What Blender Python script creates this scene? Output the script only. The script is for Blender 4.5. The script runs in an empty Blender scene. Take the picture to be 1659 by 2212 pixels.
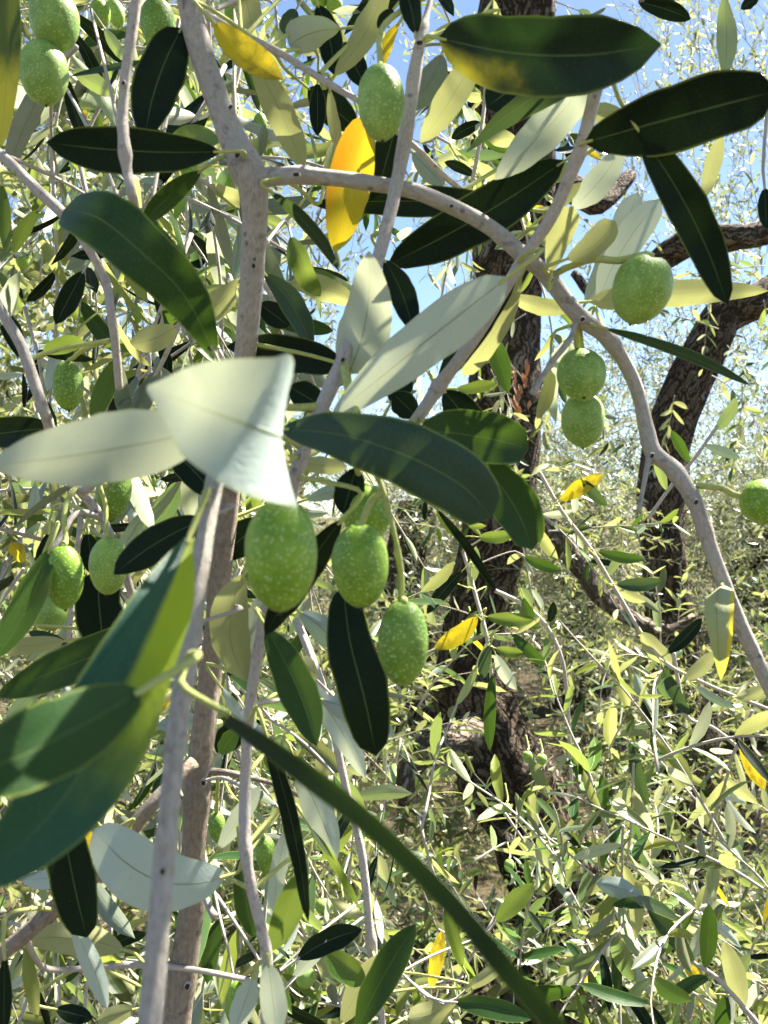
import bpy, math, random
import numpy as np
from mathutils import Vector, Matrix, noise

R = math.radians
sc = bpy.context.scene
C = sc.collection

# ------------------------------------------------------------------ camera, sky, sun, exposure
F = 1916.0                       # focal length in pixels of a 1659 x 2212 picture
CAM = Vector((0.0, 0.0, 1.45))
cd = bpy.data.cameras.new('camera')
cd.sensor_fit = 'VERTICAL'; cd.sensor_height = 24.0
cd.lens = 24.0 * F / 2212.0
cd.clip_start = 0.01; cd.clip_end = 400.0
cd.dof.use_dof = True
cd.dof.focus_distance = 0.55
cd.dof.aperture_fstop = (cd.lens / 1000.0) / 0.0011
cam = bpy.data.objects.new('camera', cd); C.objects.link(cam)
cam.location = CAM; cam.rotation_euler = (R(90), 0, 0)
sc.camera = cam
SHADE_CANOPY_SEED = 2  # picked for which foreground leaves the added foliage shades
SHADE_CANOPY = 0.05                      # how broken the canopy overhead is

SUN = Vector((0.46, 0.34, 0.82)).normalized()      # towards the sun
elev = math.asin(SUN.z); azim = math.atan2(SUN.x, SUN.y)
w = bpy.data.worlds.new('World'); sc.world = w; w.use_nodes = True
nt = w.node_tree
sky = nt.nodes.new('ShaderNodeTexSky'); sky.sky_type = 'NISHITA'; sky.sun_disc = False
sky.sun_elevation = elev; sky.sun_rotation = azim
sky.air_density = 0.62; sky.dust_density = 0.25; sky.ozone_density = 1.2
bg = nt.nodes['Background']; bg.inputs['Strength'].default_value = 0.05
nt.links.new(sky.outputs[0], bg.inputs['Color'])
sl = bpy.data.lights.new('sun', 'SUN'); sl.energy = 5.0; sl.angle = R(0.53); sl.color = (1.0, 0.94, 0.84)
so = bpy.data.objects.new('sun', sl); C.objects.link(so)
so.rotation_euler = SUN.to_track_quat('Z', 'Y').to_euler()
sc.view_settings.view_transform = 'Standard'; sc.view_settings.look = 'None'
sc.view_settings.exposure = 2.6; sc.view_settings.gamma = 1.0
sc.cycles.use_denoising = True
sc.cycles.max_bounces = 3; sc.cycles.transmission_bounces = 2; sc.cycles.diffuse_bounces = 1; sc.cycles.glossy_bounces = 1
sc.cycles.sample_clamp_indirect = 6.0

# ------------------------------------------------------------------ helpers
def P(px, py, d):
    """a picture point at distance d in front of the camera"""
    return Vector(((px - 829.5) / F * d, d, CAM.z - (py - 1106.0) / F * d))

def tag(o, label=None, cat=None, group=None, kind=None):
    if label: o['label'] = label
    if cat: o['category'] = cat
    if group: o['group'] = group
    if kind: o['kind'] = kind
    return o

def link(name, data, parent=None, loc=None):
    o = bpy.data.objects.new(name, data); C.objects.link(o)
    if parent is not None: o.parent = parent
    if loc is not None: o.location = loc
    return o

def mesh(name, verts, faces, mats, uvs=None, smooth=True, fmat=None):
    me = bpy.data.meshes.new(name)
    me.from_pydata([tuple(v) for v in verts], [], faces)
    for m in (mats if isinstance(mats, (list, tuple)) else [mats]): me.materials.append(m)
    if uvs is not None:
        ul = me.uv_layers.new(name='UVMap')
        li = np.empty(len(me.loops), dtype=np.int32); me.loops.foreach_get('vertex_index', li)
        ul.data.foreach_set('uv', np.asarray(uvs, dtype=np.float32)[li].ravel())
    if fmat is not None: me.polygons.foreach_set('material_index', fmat)
    if smooth: me.polygons.foreach_set('use_smooth', [True] * len(me.polygons))
    me.update()
    return me

def catmull(pts, n):
    """n samples along a Catmull-Rom curve through rows of numbers"""
    a = np.asarray(pts, dtype=float)
    if len(a) == 2:
        t = np.linspace(0, 1, n)[:, None]
        return a[0] * (1 - t) + a[1] * t
    e = np.vstack([2 * a[0] - a[1], a, 2 * a[-1] - a[-2]])
    seg = np.linalg.norm(np.diff(a[:, :3], axis=0), axis=1); s = np.concatenate([[0], np.cumsum(seg)])
    out = []
    for q in np.linspace(0, s[-1], n):
        i = min(len(a) - 2, max(0, int(np.searchsorted(s, q, 'right') - 1)))
        t = (q - s[i]) / max(seg[i], 1e-9)
        p0, p1, p2, p3 = e[i], e[i + 1], e[i + 2], e[i + 3]
        out.append(0.5 * (2 * p1 + (p2 - p0) * t + (2 * p0 - 5 * p1 + 4 * p2 - p3) * t * t + (3 * p1 - p0 - 3 * p2 + p3) * t ** 3))
    return np.array(out)

def tube(name, pts, mat, n=None, sides=10, rough=0.06, seed=0, knots=(), ridges=0, ridge_amp=0.0):
    """pts rows x,y,z,r -> tapered tube with an uneven skin; uv in metres"""
    L = sum((Vector(pts[i + 1][:3]) - Vector(pts[i][:3])).length for i in range(len(pts) - 1))
    rm = float(np.mean([p[3] for p in pts]))
    n = n or int(min(140, max(6, L / (rm * 0.9))))
    c = catmull(pts, n)
    T = np.gradient(c[:, :3], axis=0); T /= np.linalg.norm(T, axis=1)[:, None] + 1e-12
    up = np.array([0.31, 0.83, 0.46]); B = up - T[0] * (up @ T[0]); B /= np.linalg.norm(B)
    verts, uvs, faces = [], [], []
    s = 0.0
    for i in range(n):
        B = B - T[i] * (B @ T[i]); B /= np.linalg.norm(B); N = np.cross(T[i], B)
        if i: s += np.linalg.norm(c[i, :3] - c[i - 1, :3])
        r0 = max(c[i, 3], 1e-5)
        for kp, kw, ka in knots:
            r0 *= 1 + ka * math.exp(-((s / L - kp) / kw) ** 2)
        for j in range(sides + 1):
            a = 2 * math.pi * (j % sides) / sides
            r = r0
            if rough:
                q = Vector((math.cos(a) * 1.2 + seed * 7.1, math.sin(a) * 1.2, s / rm * 0.35))
                r *= 1 + rough * noise.noise(q) * 2
            if ridges:
                q = Vector((math.cos(a) * ridges * 0.3 + seed, math.sin(a) * ridges * 0.3, s / rm * 0.25 + 0.15 * math.sin(a * 2)))
                r *= 1 + ridge_amp * (1 - abs(noise.noise(q)) * 2.4) + ridge_amp * 0.6 * noise.noise(q * 3.1)
            verts.append(c[i, :3] + r * (math.cos(a) * B + math.sin(a) * N))
            uvs.append((r0 * a + seed, s))
    m = sides + 1
    for i in range(n - 1):
        for j in range(sides):
            faces.append((i * m + j, i * m + j + 1, (i + 1) * m + j + 1, (i + 1) * m + j))
    for base, ring in ((0, 0), (1, n - 1)):
        k = len(verts); verts.append(c[ring, :3] + T[ring] * (0.25 * c[ring, 3] * (1 if base else -1))); uvs.append(uvs[ring * m])
        for j in range(sides):
            a, b = ring * m + j, ring * m + j + 1
            faces.append((a, b, k) if base else (b, a, k))
    return mesh(name, verts, faces, mat, uvs)

# ------------------------------------------------------------------ materials
class G:
    """small node-graph helper"""
    def __init__(s, name):
        s.m = bpy.data.materials.new(name); s.m.use_nodes = True; s.t = s.m.node_tree
        s.t.nodes.clear(); s.out = s.n('OutputMaterial')
    def n(s, kind, **kw):
        x = s.t.nodes.new('ShaderNode' + kind)
        for k, v in kw.items(): setattr(x, k, v)
        return x
    def put(s, sock, v):
        if hasattr(v, 'links') or hasattr(v, 'is_output'): s.t.links.new(v, sock)
        elif isinstance(v, (tuple, list)) and len(v) == 3 and sock.type == 'RGBA': sock.default_value = (*v, 1)
        else: sock.default_value = v
    def math(s, op, a, b=None, c=None, clamp=False):
        x = s.n('Math', operation=op); x.use_clamp = clamp
        s.put(x.inputs[0], a)
        if b is not None: s.put(x.inputs[1], b)
        if c is not None: s.put(x.inputs[2], c)
        return x.outputs[0]
    def mix(s, f, a, b):
        x = s.n('Mix', data_type='RGBA'); s.put(x.inputs[0], f); s.put(x.inputs[6], a); s.put(x.inputs[7], b)
        return x.outputs[2]
    def step(s, v, lo, hi, a=0.0, b=1.0):
        x = s.n('MapRange', interpolation_type='SMOOTHSTEP'); s.put(x.inputs[0], v)
        for i, q in enumerate((lo, hi, a, b)): s.put(x.inputs[1 + i], q)
        return x.outputs[0]
    def noise(s, vec, scale, detail=3.0, rough=0.6):
        x = s.n('TexNoise'); s.put(x.inputs['Vector'], vec); x.inputs['Scale'].default_value = scale
        x.inputs['Detail'].default_value = detail; x.inputs['Roughness'].default_value = rough
        return x.outputs[0]
    def map(s, vec, scale=(1, 1, 1), loc=None):
        x = s.n('Mapping'); s.put(x.inputs[0], vec); x.inputs['Scale'].default_value = scale
        if loc is not None: s.put(x.inputs['Location'], loc)
        return x.outputs[0]
    def bump(s, h, strength, dist):
        x = s.n('Bump'); s.put(x.inputs['Height'], h); x.inputs['Strength'].default_value = strength; x.inputs['Distance'].default_value = dist
        return x.outputs[0]
    def bsdf(s, color, rough, normal=None, spec=0.5, **kw):
        x = s.n('BsdfPrincipled'); s.put(x.inputs['Base Color'], color); s.put(x.inputs['Roughness'], rough)
        s.put(x.inputs['Specular IOR Level'], spec)
        if normal is not None: s.put(x.inputs['Normal'], normal)
        for k, v in kw.items(): s.put(x.inputs[k.replace('_', ' ')], v)
        return x.outputs[0]
    def mixs(s, f, a, b):
        x = s.n('MixShader'); s.put(x.inputs[0], f); s.put(x.inputs[1], a); s.put(x.inputs[2], b)
        return x.outputs[0]
    def done(s, sh):
        s.t.links.new(sh, s.out.inputs[0]); return s.m

def leaf_mat(name, up1, up2, low1, low2, trans, tfac=0.28, rough=0.36, patch=None, detail=True, spec=0.3):
    g = G(name)
    uv = g.n('UVMap').outputs[0]
    sep = g.n('SeparateXYZ'); g.put(sep.inputs[0], uv); u, v = sep.outputs[0], sep.outputs[1]
    x = g.math('ABSOLUTE', g.math('SUBTRACT', g.math('MULTIPLY', u, 2.0), 1.0))
    at = g.n('Attribute', attribute_name='lv').outputs['Fac']
    rnd = g.math('FRACT', g.math('ADD', g.n('ObjectInfo').outputs['Random'], at))
    obj = g.n('TexCoord').outputs['Object']
    off = g.n('CombineXYZ'); g.put(off.inputs[0], g.math('MULTIPLY', rnd, 37.0)); g.put(off.inputs[1], g.math('MULTIPLY', rnd, 11.0))
    vm = g.n('VectorMath', operation='ADD'); g.put(vm.inputs[0], uv); g.put(vm.inputs[1], off.outputs[0])
    st = g.map(vm.outputs[0], (1.0, 2.6, 1))
    n1 = g.noise(st, 2.2, 3.0) if detail else rnd
    n2 = g.noise(st, 26.0, 3.0, 0.7) if detail else rnd
    up = g.mix(g.step(g.math('ADD', g.math('MULTIPLY', n1, 0.6), g.math('MULTIPLY', rnd, 0.5)), 0.3, 0.85), up1, up2)
    low = g.mix(g.step(g.math('ADD', g.math('MULTIPLY', n1, 0.5), g.math('MULTIPLY', rnd, 0.6)), 0.3, 0.85), low1, low2)
    up = g.mix(g.step(n2, 0.45, 0.75, 0.0, 0.6), up, tuple(c * 1.6 + 0.01 for c in up2))
    low = g.mix(g.step(n2, 0.4, 0.75, 0.0, 0.3), low, tuple(c * 0.72 for c in low1))
    tr = g.mix(rnd, trans, tuple(c * 0.75 for c in trans))
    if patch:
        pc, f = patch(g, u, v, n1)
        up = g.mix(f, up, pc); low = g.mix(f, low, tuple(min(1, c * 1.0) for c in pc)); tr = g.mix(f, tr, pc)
    if detail:      # small brown specks, thicker on some leaves than on others
        vs = g.n('TexVoronoi'); g.put(vs.inputs['Vector'], g.map(vm.outputs[0], (7.0, 24.0, 1))); vs.inputs['Scale'].default_value = 1.0
        sk = g.math('MULTIPLY', g.step(vs.outputs['Distance'], 0.05, 0.13, 1.0, 0.0), g.step(g.noise(st, 5.0, 2.0), 0.50, 0.60))
        up = g.mix(g.math('MULTIPLY', sk, 0.7), up, (0.10, 0.075, 0.03)); low = g.mix(g.math('MULTIPLY', sk, 0.6), low, (0.16, 0.13, 0.07))
    rib = g.math('MULTIPLY', g.step(x, 0.012, 0.045, 1.0, 0.0), g.step(v, 0.75, 1.0, 1.0, 0.2))
    up = g.mix(g.math('MULTIPLY', rib, 0.5), up, (0.15, 0.21, 0.07))
    low = g.mix(g.math('MULTIPLY', rib, 0.8), low, (0.17, 0.19, 0.09))
    edge = g.step(x, 0.90, 0.98)
    up = g.mix(g.math('MULTIPLY', edge, 0.55), up, (0.26, 0.32, 0.06))
    low = g.mix(g.math('MULTIPLY', edge, 0.4), low, (0.40, 0.42, 0.20))
    # faint side veins
    nrm = None
    if detail:
        wv = g.math('SINE', g.math('MULTIPLY', g.math('SUBTRACT', v, g.math('MULTIPLY', x, 0.16)), 120.0))
        h = g.math('ADD', g.math('MULTIPLY', wv, 0.025), g.math('ADD', g.math('MULTIPLY', n2, 0.6), g.math('MULTIPLY', rib, -0.8)))
        nrm = g.bump(h, 0.4, 0.0006)
    bu = g.bsdf(up, rough, nrm, spec)
    bl = g.bsdf(low, 0.62, nrm, 0.25)
    tl = g.n('BsdfTranslucent'); g.put(tl.inputs[0], tr)
    back = g.n('NewGeometry').outputs['Backfacing']      # the silvery underside of the blade
    s = g.mixs(back, bu, bl)
    return g.done(g.mixs(tfac, s, tl.outputs[0]))

def lit_base(g, u, v, n):       # sunlight coming through the blade, painted yellow along one half
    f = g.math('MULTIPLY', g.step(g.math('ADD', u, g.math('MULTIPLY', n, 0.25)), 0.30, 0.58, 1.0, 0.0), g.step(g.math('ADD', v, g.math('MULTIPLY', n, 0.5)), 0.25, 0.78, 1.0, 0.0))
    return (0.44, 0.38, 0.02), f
def lit_half(g, u, v, n):       # sun shining through one half, painted into the leaf colour
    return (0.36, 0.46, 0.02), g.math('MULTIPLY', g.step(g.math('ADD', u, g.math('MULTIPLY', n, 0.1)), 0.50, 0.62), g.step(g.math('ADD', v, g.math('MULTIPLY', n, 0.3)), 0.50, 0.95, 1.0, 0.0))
def yel_tip(g, u, v, n):
    return (0.62, 0.55, 0.04), g.step(g.math('ADD', v, g.math('MULTIPLY', n, 0.35)), 0.52, 0.85)
def yel_edge(g, u, v, n):
    return (0.75, 0.62, 0.05), g.step(g.math('ADD', u, g.math('MULTIPLY', n, 0.2)), 0.92, 1.06)
def mottled(g, u, v, n):        # green remnants and brown flecks on an ageing leaf
    fl = g.noise(g.map(g.n('UVMap').outputs[0], (3.0, 8.0, 1)), 4.0, 4.0, 0.7)
    return (0.16, 0.13, 0.015), g.math('MAXIMUM', g.step(fl, 0.60, 0.70, 0.0, 0.9), g.step(g.math('ADD', n, g.math('MULTIPLY', v, 0.35)), 0.62, 0.95, 0.0, 0.75))
def orange_mix(g, u, v, n):
    return (0.72, 0.34, 0.012), g.step(g.math('ADD', g.math('MULTIPLY', u, 0.7), g.math('MULTIPLY', v, 0.8)), 0.80, 0.45)

M = {}
M['g'] = leaf_mat('olive_leaf', (0.010, 0.032, 0.012), (0.026, 0.066, 0.016), (0.33, 0.40, 0.30), (0.42, 0.46, 0.31), (0.10, 0.19, 0.015), 0.22, 0.36, spec=0.18)
M['k'] = leaf_mat('olive_leaf_dark', (0.0035, 0.010, 0.0045), (0.007, 0.019, 0.0065), (0.20, 0.24, 0.17), (0.30, 0.32, 0.22), (0.012, 0.026, 0.004), 0.08, 0.44, spec=0.11)
M['m'] = leaf_mat('olive_leaf_mid', (0.035, 0.090, 0.010), (0.070, 0.145, 0.016), (0.34, 0.40, 0.24), (0.44, 0.48, 0.26), (0.28, 0.37, 0.05), 0.30)
M['b'] = leaf_mat('olive_leaf_bluish', (0.009, 0.028, 0.020), (0.018, 0.048, 0.030), (0.36, 0.43, 0.38), (0.44, 0.50, 0.42), (0.12, 0.20, 0.04), 0.18, 0.32, spec=0.26)
M['e'] = leaf_mat('olive_leaf_olive_green', (0.010, 0.022, 0.007), (0.018, 0.036, 0.010), (0.30, 0.36, 0.25), (0.36, 0.40, 0.28), (0.03, 0.06, 0.006), 0.12, 0.5, spec=0.12)
M['p'] = leaf_mat('olive_leaf_pale', (0.030, 0.065, 0.020), (0.05, 0.10, 0.03), (0.44, 0.53, 0.47), (0.53, 0.60, 0.48), (0.60, 0.64, 0.38), 0.30)
M['h'] = leaf_mat('olive_leaf_khaki', (0.14, 0.19, 0.02), (0.21, 0.26, 0.03), (0.36, 0.37, 0.16), (0.46, 0.46, 0.22), (0.46, 0.47, 0.15), 0.38, 0.45)
M['y'] = leaf_mat('olive_leaf_yellowing', (0.60, 0.44, 0.012), (0.70, 0.54, 0.02), (0.55, 0.50, 0.06), (0.62, 0.52, 0.08), (0.72, 0.54, 0.02), 0.42, 0.5, patch=mottled)
M['o'] = leaf_mat('olive_leaf_orange', (0.50, 0.42, 0.02), (0.42, 0.42, 0.02), (0.46, 0.40, 0.03), (0.5, 0.42, 0.04), (0.70, 0.50, 0.02), 0.42, 0.45, patch=orange_mix)
M['lb'] = leaf_mat('olive_leaf_lit_base', (0.005, 0.014, 0.007), (0.010, 0.028, 0.010), (0.3, 0.36, 0.25), (0.36, 0.40, 0.28), (0.014, 0.035, 0.006), 0.2, 0.45, patch=lit_base, spec=0.2)
M['lh'] = leaf_mat('olive_leaf_lit_half', (0.008, 0.050, 0.040), (0.014, 0.080, 0.040), (0.3, 0.36, 0.25), (0.36, 0.40, 0.28), (0.08, 0.22, 0.02), 0.25, 0.42, patch=lit_half)
M['yt'] = leaf_mat('olive_leaf_yellow_tip', (0.012, 0.040, 0.014), (0.020, 0.060, 0.016), (0.36, 0.40, 0.25), (0.4, 0.42, 0.28), (0.30, 0.36, 0.03), 0.25, patch=yel_tip)
M['ye'] = leaf_mat('olive_leaf_yellow_edge', (0.08, 0.14, 0.05), (0.14, 0.20, 0.07), (0.40, 0.47, 0.30), (0.46, 0.50, 0.30), (0.40, 0.46, 0.05), 0.35, patch=yel_edge)
M['c'] = leaf_mat('crown_leaf', (0.010, 0.026, 0.008), (0.085, 0.130, 0.028), (0.28, 0.33, 0.19), (0.68, 0.68, 0.45), (0.46, 0.50, 0.15), 0.26, 0.28, detail=False, spec=0.5)
M['f'] = leaf_mat('far_crown_leaf', (0.016, 0.030, 0.012), (0.075, 0.100, 0.036), (0.28, 0.32, 0.22), (0.52, 0.54, 0.40), (0.34, 0.38, 0.15), 0.26, 0.38, detail=False, spec=0.5)

def bark_mat(name, c1, c2, c3, sc_=1.0, bumpd=0.0006, spots=True):
    g = G(name)
    uv = g.n('UVMap').outputs[0]
    st = g.map(uv, (1.0, 0.42, 1))
    a = g.noise(st, 800.0 * sc_, 5.0, 0.75)
    b = g.noise(uv, 160.0 * sc_, 3.0, 0.6)
    c = g.noise(uv, 45.0 * sc_, 2.0, 0.5)
    col = g.mix(g.step(a, 0.25, 0.75), c1, c2)
    col = g.mix(g.step(c, 0.50, 0.72, 0.0, 0.7), col, c3)
    col = g.mix(g.step(b, 0.58, 0.70, 0.0, 0.55), col, tuple(q * 0.45 for q in c1))
    h = g.math('ADD', a, g.math('MULTIPLY', b, 0.5))
    if spots:
        vo = g.n('TexVoronoi'); g.put(vo.inputs['Vector'], uv); vo.inputs['Scale'].default_value = 150.0 * sc_
        sp = g.math('MULTIPLY', g.step(vo.outputs['Distance'], 0.10, 0.22, 1.0, 0.0), g.step(g.noise(uv, 70.0 * sc_, 2.0), 0.5, 0.6))
        col = g.mix(g.math('MULTIPLY', sp, 0.7), col, tuple(q * 0.35 for q in c1))
        h = g.math('ADD', h, g.math('MULTIPLY', sp, 0.5))
    return g.done(g.bsdf(col, 0.78, g.bump(h, 0.9, bumpd * 1.5), 0.2))

M['bark'] = bark_mat('branch_bark', (0.32, 0.28, 0.235), (0.54, 0.49, 0.425), (0.42, 0.40, 0.37))
M['twig'] = bark_mat('twig_bark', (0.36, 0.31, 0.26), (0.56, 0.50, 0.43), (0.46, 0.42, 0.38), 1.4, 0.0004)
M['rough'] = bark_mat('rough_branch_bark', (0.22, 0.17, 0.12), (0.42, 0.34, 0.26), (0.30, 0.27, 0.24), 0.8, 0.0012)
M['green_stem'] = bark_mat('green_stalk_skin', (0.36, 0.40, 0.10), (0.52, 0.54, 0.20), (0.44, 0.44, 0.16), 1.6, 0.0002, False)

def trunk_mat(name, c1, c2, c3):
    g = G(name)
    uv = g.n('UVMap').outputs[0]
    wob = g.noise(uv, 14.0, 3.0)
    cx = g.n('CombineXYZ'); g.put(cx.inputs[0], wob); g.put(cx.inputs[1], wob)
    vm = g.n('VectorMath', operation='MULTIPLY_ADD'); g.put(vm.inputs[0], cx.outputs[0]); vm.inputs[1].default_value = (0.09, 0.12, 0); g.put(vm.inputs[2], uv)
    st = g.map(vm.outputs[0], (1.0, 0.20, 1))
    vo = g.n('TexVoronoi', feature='DISTANCE_TO_EDGE'); g.put(vo.inputs['Vector'], st); vo.inputs['Scale'].default_value = 62.0
    crack = g.step(vo.outputs['Distance'], 0.02, 0.16)
    fine = g.noise(uv, 120.0, 5.0, 0.7)
    col = g.mix(g.step(fine, 0.35, 0.7), c1, c2)
    col = g.mix(g.step(g.noise(uv, 9.0, 3.0), 0.5, 0.7, 0, 0.8), col, c3)
    col = g.mix(g.math('MULTIPLY', g.math('SUBTRACT', 1.0, crack), 0.85), col, tuple(q * 0.22 for q in c1))
    h = g.math('ADD', crack, g.math('MULTIPLY', fine, 0.5))
    return g.done(g.bsdf(col, 0.9, g.bump(h, 1.0, 0.012), 0.15))
M['trunk'] = trunk_mat('old_olive_bark', (0.060, 0.042, 0.028), (0.19, 0.145, 0.10), (0.22, 0.20, 0.17))

def olive_mat(name, c1, c2, c3):
    g = G(name)
    ob = g.n('TexCoord').outputs['Object']
    rnd = g.n('ObjectInfo').outputs['Random']
    off = g.n('CombineXYZ'); g.put(off.inputs[0], rnd); g.put(off.inputs[2], rnd)
    vm = g.n('VectorMath', operation='ADD'); g.put(vm.inputs[0], ob); g.put(vm.inputs[1], off.outputs[0])
    p = vm.outputs[0]
    n1 = g.noise(p, 110.0, 3.0); n2 = g.noise(p, 900.0, 3.0, 0.7); n3 = g.noise(p, 330.0, 4.0, 0.7)
    vo = g.n('TexVoronoi'); g.put(vo.inputs['Vector'], p); vo.inputs['Scale'].default_value = 900.0; vo.inputs['Randomness'].default_value = 1.0
    vo2 = g.n('TexVoronoi'); g.put(vo2.inputs['Vector'], p); vo2.inputs['Scale'].default_value = 1150.0
    sp = g.math('MULTIPLY', g.step(vo.outputs['Distance'], 0.18, 0.42, 1.0, 0.0), g.step(n3, 0.34, 0.50))
    sp2 = g.math('MULTIPLY', g.step(vo2.outputs['Distance'], 0.15, 0.34, 1.0, 0.0), g.step(n3, 0.62, 0.42))
    col = g.mix(g.step(n1, 0.36, 0.66), c1, c2)
    col = g.mix(g.step(n3, 0.48, 0.75, 0.0, 0.55), col, c3)
    col = g.mix(g.math('MULTIPLY', sp, 0.58), col, (0.54, 0.64, 0.26))
    col = g.mix(g.math('MULTIPLY', sp2, 0.45), col, (0.46, 0.54, 0.28))
    h = g.math('ADD', g.math('MULTIPLY', sp, 0.6), g.math('ADD', g.math('MULTIPLY', n2, 0.6), n3))
    s = g.bsdf(col, g.step(n3, 0.3, 0.7, 0.42, 0.60), g.bump(h, 0.35, 0.0004), 0.4,
               Subsurface_Weight=0.25, Subsurface_Scale=0.003)
    return g.done(s)
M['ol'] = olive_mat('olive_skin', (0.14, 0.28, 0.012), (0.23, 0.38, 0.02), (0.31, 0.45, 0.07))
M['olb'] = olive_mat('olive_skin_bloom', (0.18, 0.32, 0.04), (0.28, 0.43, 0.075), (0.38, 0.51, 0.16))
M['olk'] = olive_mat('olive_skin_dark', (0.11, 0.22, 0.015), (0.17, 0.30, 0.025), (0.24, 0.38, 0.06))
def plain(name, col, rough=0.8):
    g = G(name); return g.done(g.bsdf(col, rough, None, 0.2))
M['knot'] = plain('leaf_scar_wood', (0.05, 0.035, 0.025))
M['scar'] = plain('fruit_tip_scar', (0.06, 0.05, 0.02))
M['dry'] = leaf_mat('dried_leaf', (0.30, 0.12, 0.05), (0.42, 0.20, 0.09), (0.38, 0.18, 0.09), (0.48, 0.26, 0.14), (0.40, 0.15, 0.04), 0.25, 0.7)

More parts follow.
